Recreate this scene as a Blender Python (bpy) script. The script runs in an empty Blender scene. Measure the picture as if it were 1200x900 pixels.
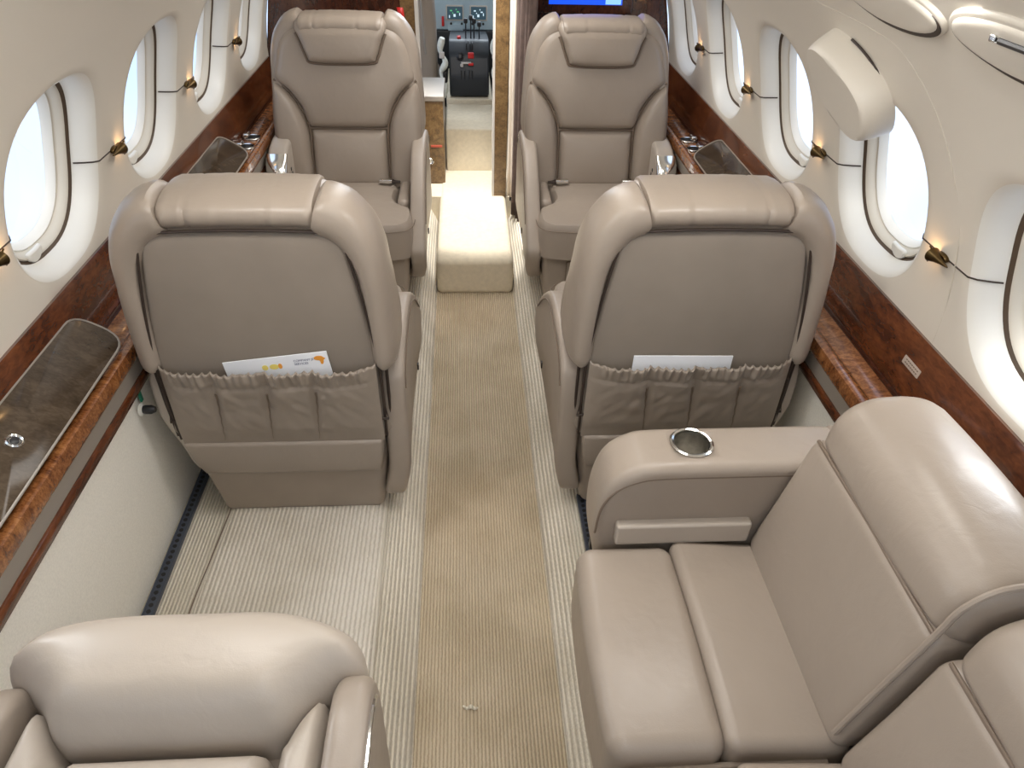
import bpy, bmesh, math, random
import numpy as np
from mathutils import Vector, Matrix, noise
random.seed(7)
PI = math.pi
SC = bpy.context.scene
COL = SC.collection

# ------------------------------------------------------------------ materials
def new_mat(name):
    m = bpy.data.materials.new(name); m.use_nodes = True
    nt = m.node_tree
    return m, nt, nt.nodes['Principled BSDF']

def N(nt, typ, **kw):
    n = nt.nodes.new(typ)
    for k, v in kw.items():
        if k in n.inputs: n.inputs[k].default_value = v
        else: setattr(n, k, v)
    return n

def ramp(nt, stops):
    r = nt.nodes.new('ShaderNodeValToRGB')
    e = r.color_ramp.elements
    while len(e) < len(stops): e.new(0.5)
    for i, (p, c) in enumerate(stops):
        e[i].position = p; e[i].color = (*c, 1)
    return r

def plain(name, col, rough=0.5, metal=0.0, coat=0.0, spec=0.5, var=0.06, vscale=9.0, bump=0.0, bscale=200.0):
    m, nt, b = new_mat(name)
    b.inputs['Roughness'].default_value = rough
    b.inputs['Metallic'].default_value = metal
    b.inputs['Coat Weight'].default_value = coat
    b.inputs['Coat Roughness'].default_value = 0.08
    b.inputs['Specular IOR Level'].default_value = spec
    tc = N(nt, 'ShaderNodeTexCoord')
    nz = N(nt, 'ShaderNodeTexNoise', Scale=vscale, Detail=3.0)
    nt.links.new(tc.outputs['Object'], nz.inputs['Vector'])
    lo = tuple(max(0, c * (1 - var)) for c in col); hi = tuple(min(1, c * (1 + var)) for c in col)
    r = ramp(nt, [(0.3, lo), (0.7, hi)])
    nt.links.new(nz.outputs['Fac'], r.inputs['Fac'])
    nt.links.new(r.outputs['Color'], b.inputs['Base Color'])
    if bump > 0:
        n2 = N(nt, 'ShaderNodeTexNoise', Scale=bscale, Detail=2.0)
        nt.links.new(tc.outputs['Object'], n2.inputs['Vector'])
        bp = N(nt, 'ShaderNodeBump', Strength=bump, Distance=0.001)
        nt.links.new(n2.outputs['Fac'], bp.inputs['Height'])
        nt.links.new(bp.outputs['Normal'], b.inputs['Normal'])
    return m

def leather(name, col, rough=0.35):
    m, nt, b = new_mat(name)
    b.inputs['Roughness'].default_value = rough
    b.inputs['Specular IOR Level'].default_value = 0.45
    tc = N(nt, 'ShaderNodeTexCoord')
    nz = N(nt, 'ShaderNodeTexNoise', Scale=5.0, Detail=3.0)
    nt.links.new(tc.outputs['Object'], nz.inputs['Vector'])
    r = ramp(nt, [(0.3, tuple(c * 0.95 for c in col)), (0.7, tuple(c * 1.05 for c in col))])
    nt.links.new(nz.outputs['Fac'], r.inputs['Fac'])
    nt.links.new(r.outputs['Color'], b.inputs['Base Color'])
    vo = N(nt, 'ShaderNodeTexVoronoi', Scale=520.0)
    nt.links.new(tc.outputs['Object'], vo.inputs['Vector'])
    soft = N(nt, 'ShaderNodeTexNoise', Scale=14.0, Detail=2.0)
    nt.links.new(tc.outputs['Object'], soft.inputs['Vector'])
    b1 = N(nt, 'ShaderNodeBump', Strength=0.10, Distance=0.0006)
    b2 = N(nt, 'ShaderNodeBump', Strength=0.34, Distance=0.006)
    nt.links.new(vo.outputs['Distance'], b1.inputs['Height'])
    nt.links.new(soft.outputs['Fac'], b2.inputs['Height'])
    cr_ = N(nt, 'ShaderNodeTexNoise', Scale=34.0, Detail=1.5, Distortion=1.2)
    nt.links.new(tc.outputs['Object'], cr_.inputs['Vector'])
    b3 = N(nt, 'ShaderNodeBump', Strength=0.16, Distance=0.003)
    nt.links.new(cr_.outputs['Fac'], b3.inputs['Height']); nt.links.new(b2.outputs['Normal'], b3.inputs['Normal'])
    nt.links.new(b3.outputs['Normal'], b1.inputs['Normal'])
    nt.links.new(b1.outputs['Normal'], b.inputs['Normal'])
    return m

def carpet(name, col, dark, pitch=0.0085, fuzz=1.0):
    """ribbed loop pile: rows that run along Y, loops along each row"""
    m, nt, b = new_mat(name)
    b.inputs['Roughness'].default_value = 0.95
    b.inputs['Specular IOR Level'].default_value = 0.1
    b.inputs['Sheen Weight'].default_value = 0.25
    tc = N(nt, 'ShaderNodeTexCoord')
    wob = N(nt, 'ShaderNodeTexNoise', Scale=55.0, Detail=2.0)
    nt.links.new(tc.outputs['Object'], wob.inputs['Vector'])
    mp = N(nt, 'ShaderNodeMapping')
    nt.links.new(tc.outputs['Object'], mp.inputs['Vector'])
    w = N(nt, 'ShaderNodeTexWave', wave_type='BANDS', bands_direction='X', wave_profile='SIN')
    w.inputs['Scale'].default_value = 2 * PI / pitch / 20.0
    w.inputs['Distortion'].default_value = 0.9
    w.inputs['Detail'].default_value = 1.0
    w.inputs['Detail Scale'].default_value = 3.0
    nt.links.new(mp.outputs['Vector'], w.inputs['Vector'])
    l = N(nt, 'ShaderNodeTexNoise', Scale=150.0, Detail=2.0)
    nt.links.new(tc.outputs['Object'], l.inputs['Vector'])
    mul = N(nt, 'ShaderNodeMath', operation='MULTIPLY')
    nt.links.new(w.outputs['Fac'], mul.inputs[0]); nt.links.new(l.outputs['Fac'], mul.inputs[1])
    add = N(nt, 'ShaderNodeMath', operation='ADD')
    hw = N(nt, 'ShaderNodeMath', operation='MULTIPLY'); hw.inputs[1].default_value = 0.55
    nt.links.new(w.outputs['Fac'], hw.inputs[0])
    nt.links.new(mul.outputs[0], add.inputs[0]); nt.links.new(hw.outputs[0], add.inputs[1])
    big = N(nt, 'ShaderNodeTexNoise', Scale=6.0, Detail=3.0)
    nt.links.new(tc.outputs['Object'], big.inputs['Vector'])
    r = ramp(nt, [(0.05, dark), (0.6, col)])
    nt.links.new(add.outputs[0], r.inputs['Fac'])
    mix = N(nt, 'ShaderNodeMix', data_type='RGBA', blend_type='MULTIPLY')
    mix.inputs['Factor'].default_value = 0.75
    r2 = ramp(nt, [(0.35, (0.78, 0.76, 0.71)), (0.62, (1, 1, 1))])
    nt.links.new(big.outputs['Fac'], r2.inputs['Fac'])
    nt.links.new(r.outputs['Color'], mix.inputs['A']); nt.links.new(r2.outputs['Color'], mix.inputs['B'])
    nt.links.new(mix.outputs['Result'], b.inputs['Base Color'])
    bp = N(nt, 'ShaderNodeBump', Strength=0.9, Distance=0.003 * fuzz)
    nt.links.new(add.outputs[0], bp.inputs['Height'])
    nt.links.new(bp.outputs['Normal'], b.inputs['Normal'])
    return m

def wood(name, c1, c2, c3, scale=14.0, rough=0.22, along='Y', coat=0.6):
    m, nt, b = new_mat(name)
    b.inputs['Roughness'].default_value = rough
    b.inputs['Coat Weight'].default_value = coat
    b.inputs['Coat Roughness'].default_value = 0.06
    tc = N(nt, 'ShaderNodeTexCoord')
    mp = N(nt, 'ShaderNodeMapping')
    mp.inputs['Scale'].default_value = (1.0, 0.35, 1.0) if along == 'Y' else ((0.8, 1.0, 0.35) if along == 'Z' else (1, 1.6, 1))
    nt.links.new(tc.outputs['Object'], mp.inputs['Vector'])
    nz = N(nt, 'ShaderNodeTexNoise', Scale=scale, Detail=6.0, Distortion=1.8)
    nt.links.new(mp.outputs['Vector'], nz.inputs['Vector'])
    fn = N(nt, 'ShaderNodeTexNoise', Scale=scale * 9, Detail=3.0, Distortion=0.8)
    nt.links.new(mp.outputs['Vector'], fn.inputs['Vector'])
    mx = N(nt, 'ShaderNodeMath', operation='MULTIPLY_ADD'); mx.inputs[1].default_value = 0.45
    nt.links.new(fn.outputs['Fac'], mx.inputs[0]); 
    h = N(nt, 'ShaderNodeMath', operation='MULTIPLY'); h.inputs[1].default_value = 0.6
    nt.links.new(nz.outputs['Fac'], h.inputs[0]); nt.links.new(h.outputs[0], mx.inputs[2])
    r = ramp(nt, [(0.36, c1), (0.52, c2), (0.68, c3)])
    nt.links.new(mx.outputs[0], r.inputs['Fac'])
    nt.links.new(r.outputs['Color'], b.inputs['Base Color'])
    return m

def emit(name, col, strength):
    m, nt, b = new_mat(name)
    b.inputs['Base Color'].default_value = (0.02, 0.02, 0.02, 1)
    b.inputs['Emission Color'].default_value = (*col, 1)
    b.inputs['Emission Strength'].default_value = strength
    return m

def pane_mat(name, tint, gloss=0.10):
    m, nt, b = new_mat(name)
    out = nt.nodes['Material Output']
    tr = N(nt, 'ShaderNodeBsdfTransparent'); tr.inputs['Color'].default_value = (*tint, 1)
    gl = N(nt, 'ShaderNodeBsdfGlossy', Roughness=0.03)
    mx = N(nt, 'ShaderNodeMixShader')
    mx.inputs[0].default_value = 0.05; nt.links.new(tr.outputs[0], mx.inputs[1]); nt.links.new(gl.outputs[0], mx.inputs[2])
    nt.links.new(mx.outputs[0], out.inputs['Surface'])
    return m

M = {}
M['leather'] = leather('leather_taupe', (0.338, 0.281, 0.230))
M['leather_light'] = leather('leather_beige', (0.465, 0.405, 0.343))
M['shell'] = plain('seat_shell_taupe', (0.338, 0.281, 0.230), 0.45, bump=0.1, bscale=500)
M['fabric_back'] = plain('seat_back_panel', (0.265, 0.222, 0.181), 0.62, bump=0.15, bscale=900)
M['pocket'] = leather('pocket_leather', (0.295, 0.246, 0.201), 0.42)
M['gap'] = plain('shade_slot_brown', (0.10, 0.065, 0.04), 0.6)
M['seam'] = plain('dark_piping', (0.035, 0.022, 0.016), 0.5)
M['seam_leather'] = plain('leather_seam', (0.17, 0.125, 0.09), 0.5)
M['black'] = plain('black_plastic', (0.012, 0.012, 0.014), 0.35)
M['chrome'] = plain('chrome', (0.78, 0.78, 0.76), 0.14, metal=1.0, var=0.02)
M['cup_steel'] = plain('brushed_cup_steel', (0.55, 0.54, 0.50), 0.30, metal=1.0, var=0.25, vscale=60)
M['bronze'] = plain('antique_bronze', (0.12, 0.08, 0.035), 0.28, metal=1.0)
M['cream'] = plain('cream_wall_panel', (0.70, 0.65, 0.565), 0.42, var=0.02, vscale=3)
M['cream_white'] = plain('white_window_surround', (0.80, 0.78, 0.72), 0.40, var=0.015)
M['cream_shade'] = plain('cream_shade_frame', (0.62, 0.57, 0.48), 0.5, var=0.02)
M['cream_fabric'] = plain('cream_side_fabric', (0.90, 0.87, 0.79), 0.85, var=0.05, vscale=260, bump=0.35, bscale=420)
M['gray_panel'] = plain('gray_taupe_panel', (0.30, 0.265, 0.225), 0.5, var=0.03)
M['wood'] = wood('dark_burl_wood', (0.045, 0.012, 0.005), (0.105, 0.030, 0.010), (0.165, 0.052, 0.017))
M['wood_shelf'] = wood('ledge_burl_wood', (0.085, 0.026, 0.008), (0.24, 0.085, 0.026), (0.40, 0.17, 0.055), scale=22, along='X')
M['wood_dark'] = wood('bulkhead_dark_wood', (0.018, 0.006, 0.004), (0.050, 0.015, 0.008), (0.095, 0.030, 0.014), scale=10, along='Z', rough=0.2)
M['wood_gold'] = wood('golden_figured_wood', (0.075, 0.042, 0.016), (0.15, 0.085, 0.032), (0.22, 0.135, 0.055), scale=16, along='X', rough=0.35, coat=0.3)
M['smoke'] = wood('smoked_lid', (0.030, 0.019, 0.010), (0.055, 0.037, 0.022), (0.085, 0.060, 0.038), scale=9, along='X', rough=0.16, coat=0.15)
M['carpet_aisle'] = carpet('tan_aisle_carpet', (0.64, 0.535, 0.385), (0.43, 0.34, 0.23), pitch=0.0075)
M['carpet_light'] = carpet('cream_ribbed_carpet', (0.85, 0.79, 0.67), (0.60, 0.54, 0.435), pitch=0.0080)
M['carpet_mat'] = carpet('beige_ribbed_mat', (0.84, 0.785, 0.69), (0.60, 0.545, 0.46), pitch=0.0100)
M['carpet_step'] = plain('cream_step_carpet', (0.68, 0.60, 0.46), 0.95, bump=0.7, bscale=260, var=0.06, vscale=60)
M['paper'] = plain('white_paper', (0.82, 0.84, 0.88), 0.5, var=0.01)
M['ink'] = plain('dark_blue_ink', (0.05, 0.07, 0.16), 0.6)
M['orange'] = plain('orange_ink', (0.80, 0.33, 0.04), 0.6)
M['yellow'] = plain('yellow_ink', (0.80, 0.66, 0.16), 0.6)
M['track'] = plain('seat_track_metal', (0.10, 0.115, 0.15), 0.4, metal=0.6)
M['green'] = plain('green_tag', (0.02, 0.22, 0.13), 0.5)
M['curtain'] = plain('brown_curtain', (0.085, 0.055, 0.045), 0.8, var=0.2, vscale=40)
M['curtain_white'] = plain('pale_curtain_lining', (0.62, 0.54, 0.45), 0.85, var=0.05)
M['white_trim'] = plain('white_trim', (0.56, 0.52, 0.48), 0.4)
M['pedestal'] = plain('slate_gray_console', (0.018, 0.022, 0.028), 0.45)
M['panel_blue'] = plain('pale_blue_instrument_panel', (0.42, 0.56, 0.66), 0.5)
M['red'] = plain('red_plastic', (0.60, 0.02, 0.02), 0.4)
M['webbing'] = plain('pale_webbing', (0.72, 0.74, 0.68), 0.7, var=0.1, vscale=60)
M['placard'] = plain('pale_placard', (0.50, 0.42, 0.36), 0.5)
M['placard_red'] = plain('red_placard', (0.45, 0.08, 0.04), 0.5)
M['screen_blue'] = emit('blue_screen', (0.005, 0.09, 0.95), 1.0)
M['screen_pale'] = emit('pale_screen_patch', (0.30, 0.62, 0.95), 1.0)
M['display'] = emit('dark_flight_display', (0.02, 0.05, 0.07), 1.0)
M['display_green'] = emit('green_display_marks', (0.10, 0.45, 0.20), 1.0)
M['display_white'] = emit('white_display_marks', (0.55, 0.70, 0.80), 1.0)
M['bulb'] = emit('warm_bulb', (1.0, 0.50, 0.16), 7.0)
M['pane'] = pane_mat('window_pane', (0.93, 0.96, 1.0))

# ------------------------------------------------------------------ mesh kit
class MB:
    def __init__(s): s.bm = bmesh.new()
    def grid(s, rows, close_u=False, close_v=False, cap0=False, cap1=False):
        """rows: list of lists of points (equal length)"""
        R = [[s.bm.verts.new(p) for p in r] for r in rows]
        nr, nc = len(R), len(R[0])
        for i in range(nr if close_v else nr - 1):
            a, b = R[i], R[(i + 1) % nr]
            for j in range(nc if close_u else nc - 1):
                k = (j + 1) % nc
                try: s.bm.faces.new((a[j], a[k], b[k], b[j]))
                except ValueError: pass
        for flag, r in ((cap0, R[0]), (cap1, R[-1])):
            if flag:
                c = sum((v.co for v in r), Vector()) / nc
                cv = s.bm.verts.new(c)
                for j in range(nc if close_u else nc - 1):
                    s.bm.faces.new((r[j], r[(j + 1) % nc], cv))
        return s
    def rbox(s, c, size, r=0.005, m=4, deform=None, k=3):
        hx, hy, hz = (d / 2 for d in size)
        r = min(r, hx * 0.98, hy * 0.98, hz * 0.98)
        def samples(h):
            inner = h - r
            out = []
            for i in range(k + 1): out.append(inner + r * math.tan(PI / 4 * i / k))
            mid = [inner * (2 * i / m - 1) for i in range(1, m)]
            return [-v for v in reversed(out)] + mid + out
        S = [samples(hx), samples(hy), samples(hz)]
        H = (hx, hy, hz)
        cache = {}
        def V(p):
            key = tuple(round(x, 6) for x in p)
            v = cache.get(key)
            if v is None:
                q = [max(-(H[i] - r), min(H[i] - r, p[i])) for i in range(3)]
                d = Vector([p[i] - q[i] for i in range(3)])
                if d.length > 1e-9: d = d.normalized() * r
                w = Vector(q) + d
                if deform: w = Vector(deform(w))
                v = s.bm.verts.new(w + Vector(c)); cache[key] = v
            return v
        for ax in range(3):
            u, w = (ax + 1) % 3, (ax + 2) % 3
            for sg in (-1, 1):
                A, B = S[u], S[w]
                for i in range(len(A) - 1):
                    for j in range(len(B) - 1):
                        q = []
                        for (a, b) in ((i, j), (i + 1, j), (i + 1, j + 1), (i, j + 1)):
                            p = [0, 0, 0]; p[ax] = sg * H[ax]; p[u] = A[a]; p[w] = B[b]
                            q.append(V(p))
                        if sg < 0: q.reverse()
                        try: s.bm.faces.new(q)
                        except ValueError: pass
        return s
    def pad(s, outline, center, fmap, r=0.02, thick=0.03, crown=0.01, skirt=0.0, hf=None, na=5, inner=(0.1, 0.2, 0.35, 0.5, 0.65, 0.8)):
        """a padded shape over a star-shaped outline"""
        c = Vector((center[0], center[1]))
        P = [Vector((p[0], p[1])) for p in outline]
        rows = []
        bx = (min(p.x for p in P), max(p.x for p in P)); by = (min(p.y for p in P), max(p.y for p in P))
        def cr(q):
            u = (2 * q.x - bx[0] - bx[1]) / (bx[1] - bx[0]); v = (2 * q.y - by[0] - by[1]) / (by[1] - by[0])
            return crown * max(0, 1 - u * u) * max(0, 1 - v * v)
        if skirt > 0: rows.append([fmap(p.x, p.y, -skirt) for p in P])
        A = np.array([[p.x, p.y] for p in P]); Bv = np.roll(A, -1, axis=0) - A
        BB = np.maximum((Bv ** 2).sum(1), 1e-12)
        def dist(q):
            w = np.array([q.x, q.y]) - A
            t = np.clip((w * Bv).sum(1) / BB, 0, 1)
            return float(np.sqrt((((w - Bv * t[:, None])) ** 2).sum(1).min()))
        rmax = min(r, 0.8 * dist(c))
        def height(q, edge=False):
            d = 0.0 if edge else min(1.0, dist(q) / rmax)
            g = math.sqrt(max(0, 1 - (1 - d) ** 2))
            return (thick + cr(q) + (hf(q.x, q.y) if hf else 0)) * g
        ds = [r * (1 - math.cos(PI / 2 * k / na)) for k in range(na + 1)]
        for j, dd in enumerate(ds):
            row = []
            for p in P:
                L = (c - p).length
                q = p + (c - p) * (min(dd, 0.7 * L * (j + 1) / (na + 1)) / L)
                row.append(fmap(q.x, q.y, height(q, j == 0)))
            rows.append(row)
        for t in inner:
            row = []
            for p in P:
                L = (c - p).length; rr = min(r, 0.7 * L)
                q = p + (c - p) * ((rr + (L - rr) * t) / L)
                row.append(fmap(q.x, q.y, height(q)))
            rows.append(row)
        n = len(P)
        R = [[s.bm.verts.new(p) for p in row] for row in rows]
        for i in range(len(R) - 1):
            for j in range(n):
                k = (j + 1) % n
                s.bm.faces.new((R[i][j], R[i][k], R[i + 1][k], R[i + 1][j]))
        h = height(c)
        cv = s.bm.verts.new(fmap(c.x, c.y, h))
        for j in range(n): s.bm.faces.new((R[-1][j], R[-1][(j + 1) % n], cv))
        if True:
            try: s.bm.faces.new(list(reversed(R[0])))
            except ValueError: pass
        return s
    def plate(s, outline, center, fmap, w0, w1, r=0.004, na=3):
        """outline extruded from w0 to w1 with rounded edges"""
        c = Vector((center[0], center[1])); P = [Vector((p[0], p[1])) for p in outline]
        rows = []
        sg = 1 if w1 > w0 else -1
        def ring(d, w):
            out = []
            for p in P:
                L = (c - p).length; q = p + (c - p) * (min(d, 0.8 * L) / L)
                out.append(fmap(q.x, q.y, w))
            rows.append(out)
        for j in range(na + 1):
            a = PI / 2 * j / na; ring(r * (1 - math.sin(a)), w0 + sg * r * (1 - math.cos(a)))
        for j in range(na + 1):
            a = PI / 2 * (1 - j / na); ring(r * (1 - math.sin(a)), w1 - sg * r * (1 - math.cos(a)))
        return s.grid(rows, close_u=True, cap0=True, cap1=True)
    def tube(s, path, r=0.002, n=8, closed=False):
        P = [Vector(p) for p in path]; m = len(P); rows = []
        up = None
        for i in range(m):
            a = P[(i - 1) % m] if (closed or i > 0) else P[i]
            b = P[(i + 1) % m] if (closed or i < m - 1) else P[i]
            t = (b - a).normalized()
            if up is None:
                up = Vector((0, 0, 1)) if abs(t.z) < 0.9 else Vector((1, 0, 0))
            u = (up - t * up.dot(t)).normalized(); up = u
            v = t.cross(u)
            rr = r(i / max(1, m - 1)) if callable(r) else r
            rows.append([P[i] + (u * math.cos(2 * PI * k / n) + v * math.sin(2 * PI * k / n)) * rr for k in range(n)])
        return s.grid(rows, close_u=True, close_v=closed, cap0=not closed, cap1=not closed)
    def lathe(s, prof, mat, n=24, cap0=False, cap1=False):
        """prof: (radius, height) about local Z, placed by matrix"""
        rows = [[mat @ Vector((r * math.cos(2 * PI * k / n), r * math.sin(2 * PI * k / n), h)) for k in range(n)] for r, h in prof]
        return s.grid(rows, close_u=True, cap0=cap0, cap1=cap1)
    def section(s, path, sec, closed_caps=True):
        """path: list of (origin, xaxis, yaxis, sx, sy); sec: closed 2D outline"""
        rows = [[o + u * (p[0] * sx) + v * (p[1] * sy) for p in sec] for (o, u, v, sx, sy) in path]
        return s.grid(rows, close_u=True, cap0=closed_caps, cap1=closed_caps)
    def build(s, name, mat, parent=None, angle=40, mirror=False):
        bm = s.bm
        bmesh.ops.remove_doubles(bm, verts=bm.verts, dist=1e-6)
        if mirror:
            for v in bm.verts: v.co.x = -v.co.x
        bmesh.ops.recalc_face_normals(bm, faces=bm.faces)
        me = bpy.data.meshes.new(name); bm.to_mesh(me); bm.free()
        for p in me.polygons: p.use_smooth = True
        me.set_sharp_from_angle(angle=math.radians(angle))
        me.materials.append(M[mat] if isinstance(mat, str) else mat)
        o = bpy.data.objects.new(name, me); COL.objects.link(o)
        if parent: o.parent = parent
        return o

def tag(o, label=None, cat=None, group=None, kind=None):
    if label: o['label'] = label
    if cat: o['category'] = cat
    if group: o['group'] = group
    if kind: o['kind'] = kind
    return o
def empty(name, loc=(0, 0, 0), rz=0.0):
    o = bpy.data.objects.new(name, None); COL.objects.link(o)
    o.empty_display_size = 0.05
    o.location = loc; o.rotation_euler = (0, 0, rz)
    return o
def struct(o): o['kind'] = 'structure'; return o

def catmull(pts, closed=True, n=6):
    P = [Vector(p) for p in pts]; m = len(P); out = []
    rng = range(m) if closed else range(m - 1)
    for i in rng:
        if closed: a, b, c, d = P[(i - 1) % m], P[i], P[(i + 1) % m], P[(i + 2) % m]
        else: a, b, c, d = P[max(0, i - 1)], P[i], P[i + 1], P[min(m - 1, i + 2)]
        for k in range(n):
            t = k / n
            out.append(0.5 * ((2 * b) + (c - a) * t + (2 * a - 5 * b + 4 * c - d) * t * t + (3 * b - a - 3 * c + d) * t ** 3))
    if not closed: out.append(P[-1].copy())
    return out
def rounded(pts, r, n=4):
    """polygon with rounded corners (r may be a list)"""
    P = [Vector(p) for p in pts]; m = len(P); out = []
    for i in range(m):
        a, b, c = P[i - 1], P[i], P[(i + 1) % m]
        rr = r[i] if isinstance(r, (list, tuple)) else r
        d1 = (a - b); d2 = (c - b)
        q = min(rr, d1.length * 0.48, d2.length * 0.48)
        s, e = b + d1.normalized() * q, b + d2.normalized() * q
        for k in range(n + 1):
            t = k / n
            out.append((1 - t) ** 2 * s + 2 * t * (1 - t) * b + t * t * e)
    return out
def densify(pts, step, closed=True):
    P = [Vector(p) for p in pts]; out = []
    m = len(P)
    for i in range(m if closed else m - 1):
        a, b = P[i], P[(i + 1) % m]
        k = max(1, int((b - a).length / step))
        for j in range(k): out.append(a.lerp(b, j / k))
    if not closed: out.append(P[-1])
    return out
def superell(a, b, n, e, cx=0, cy=0):
    out = []
    for i in range(n):
        t = 2 * PI * i / n
        c, s = math.cos(t), math.sin(t)
        out.append(Vector((cx + a * math.copysign(abs(c) ** (2 / e), c), cy + b * math.copysign(abs(s) ** (2 / e), s))))
    return out

# ------------------------------------------------------------------ camera
CAM_H, F_PX = 1.42, 830.0
FWD = Vector((-60, 640, 830)).normalized()           # world +Y in camera space (x right, y up, z into the picture)
tx = 0.015; kx = -(FWD.x + tx * FWD.y) / FWD.z
XW = Vector((1, tx, kx)).normalized()
ZW = XW.cross(FWD)
if ZW.y < 0: ZW = -ZW
cam = bpy.data.cameras.new('camera'); cam_o = bpy.data.objects.new('camera', cam); COL.objects.link(cam_o)
right = Vector((XW.x, FWD.x, ZW.x)); up = Vector((XW.y, FWD.y, ZW.y)); fw = Vector((XW.z, FWD.z, ZW.z))
rot = Matrix((right, up, -fw)).transposed()
cam_o.matrix_world = Matrix.Translation((-0.03, 0, CAM_H)) @ rot.to_4x4()
cam.sensor_fit = 'HORIZONTAL'; cam.sensor_width = 36.0; cam.lens = F_PX / 1200 * 36.0
cam.clip_start = 0.01; cam.clip_end = 60
SC.camera = cam_o

# ------------------------------------------------------------------ cabin shell
RC, ZC = 0.80, 0.70
Y_BACK, Y_BULK, Y_NOSE = -0.95, 3.05, 4.75
def cyl(side, y, s, out=0.0):
    """point on the cabin lining; s = arc length up from the widest height"""
    a = s / RC
    return Vector((side * (RC + out) * math.cos(a), y, ZC + (RC + out) * math.sin(a)))
def s_of_z(z): return RC * math.asin((z - ZC) / RC)
S0, S1, S_TOP = s_of_z(0.66), 0.46, RC * PI / 2
WIN_C0, WIN_P, WIN_S = 1.295, 0.505, 0.215
WIN_A, WIN_B, WIN_E = 0.180, 0.180, 2.5
win_ks = [-3, -2, -1, 0, 1, 2, 3]
NW = 64
def perimeter(y0, y1, s0, s1, n):
    """points on the rectangle in the same angular order as superell"""
    cy, cs = (y0 + y1) / 2, WIN_S
    out = []
    for i in range(n):
        t = 2 * PI * i / n; c, s = math.cos(t), math.sin(t)
        ks = []
        if abs(c) > 1e-9: ks.append(((y1 if c > 0 else y0) - cy) / c)
        if abs(s) > 1e-9: ks.append(((s1 if s > 0 else s0) - cs) / s)
        k = min(x for x in ks if x > 0)
        out.append(Vector((cy + c * k, cs + s * k)))
    # snap the nearest samples onto the corners
    for (yy, ss) in ((y0, s0), (y0, s1), (y1, s0), (y1, s1)):
        j = min(range(n), key=lambda q: (out[q] - Vector((yy, ss))).length)
        out[j] = Vector((yy, ss))
    return out

for side, nm in ((-1, 'left'), (1, 'right')):
    mb = MB()
    y_end = WIN_C0 + WIN_P * (-3.5)
    for k in win_ks:
        yc = WIN_C0 + WIN_P * k
        y0, y1 = yc - WIN_P / 2, yc + WIN_P / 2
        outer = perimeter(y0, y1, S0, S1, NW)
        inner = superell(WIN_A, WIN_B, NW, WIN_E, yc, WIN_S)
        rows = []
        for t in (0, 0.25, 0.5, 0.75, 0.93):
            rows.append([cyl(side, *(o.lerp(i, t))) for o, i in zip(outer, inner)])
        # soft rolled lip
        rows.append([cyl(side, *(o.lerp(i, 1.0)), 0.003) for o, i in zip(outer, inner)])
        mb.grid(rows, close_u=True)
    ye = WIN_C0 + WIN_P * 3.5
    mb.grid([[cyl(side, ye + (Y_BULK - ye) * j / 2, S0 + (S1 - S0) * i / 10) for j in range(3)] for i in range(11)])
    struct(mb.build('wall_' + nm, 'cream', angle=60))
# ceiling
mb = MB()
ys = [WIN_C0 + WIN_P * (-3.5) + (Y_BULK - WIN_C0 + WIN_P * 3.5) * j / 24 for j in range(25)]
rows = []
NA = 48
a0, a1 = S1 / RC, PI - S1 / RC
for i in range(NA + 1):
    a = a0 + (a1 - a0) * i / NA
    rows.append([Vector((RC * math.cos(a), y, ZC + RC * math.sin(a))) for y in ys])
mb.grid(rows)
struct(mb.build('ceiling', 'cream', angle=60))

# windows: reveal, shade frame, ring, pane
wn = 0
for side in (-1, 1):
    for k in win_ks:
        wn += 1
        yc = WIN_C0 + WIN_P * k
        w = struct(empty('window_%d' % wn, cyl(side, yc, WIN_S)))
        inv = -Vector(w.location)
        def ring_rows(spec):
            return [[cyl(side, *p, d) + inv for p in superell(a, b, NW, WIN_E, yc + dy, WIN_S + ds)] for (a, b, d, dy, ds) in spec]
        A, B = WIN_A, WIN_B
        MB().grid(ring_rows([(A + .001, B + .001, .002, 0, 0), (A - .006, B - .006, .006, 0, 0), (A - .014, B - .013, .016, 0, 0), (A - .022, B - .020, .029, 0, 0), (A - .028, B - .025, .041, 0, 0)]), close_u=True).build('reveal', 'cream_white', w)
        MB().grid(ring_rows([(A - .026, B - .023, .041, 0, 0), (A - .034, B - .029, .048, 0, 0), (A - .040, B - .034, .046, 0, 0)]), close_u=True).build('shade_gap', 'gap', w)
        MB().grid(ring_rows([(A - .036, B - .030, .046, 0, 0), (A - .039, B - .032, .043, 0, 0), (A - .043, B - .036, .045, 0, 0), (A - .048, B - .041, .055, 0, 0), (A - .052, B - .044, .061, 0, 0)]), close_u=True).build('shade_frame', 'cream_shade', w)
        MB().grid(ring_rows([(A - .050, B - .042, .061, 0, 0), (A - .055, B - .046, .059, 0, 0), (A - .061, B - .052, .065, 0, 0), (A - .066, B - .057, .074, 0, 0)]), close_u=True).build('trim_ring', 'cream_white', w)
        rows = ring_rows([(A - .061, B - .052, .0725, 0, 0), ((A - .061) * .6, (B - .052) * .6, .0725, 0, 0), ((A - .061) * .25, (B - .052) * .25, .0725, 0, 0)])
        MB().grid(rows, close_u=True, cap1=True).build('pane', 'pane', w)
        MB().pad(superell(.026, .012, 24, 2.2), (0, 0), lambda a, b, h: cyl(side, yc - .045 + a, WIN_S - (B - .040) + b + .6 * a * a / .05, .046 - h) + inv, .004, .006, .001).build('shade_pull', 'cream_white', w)

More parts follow.
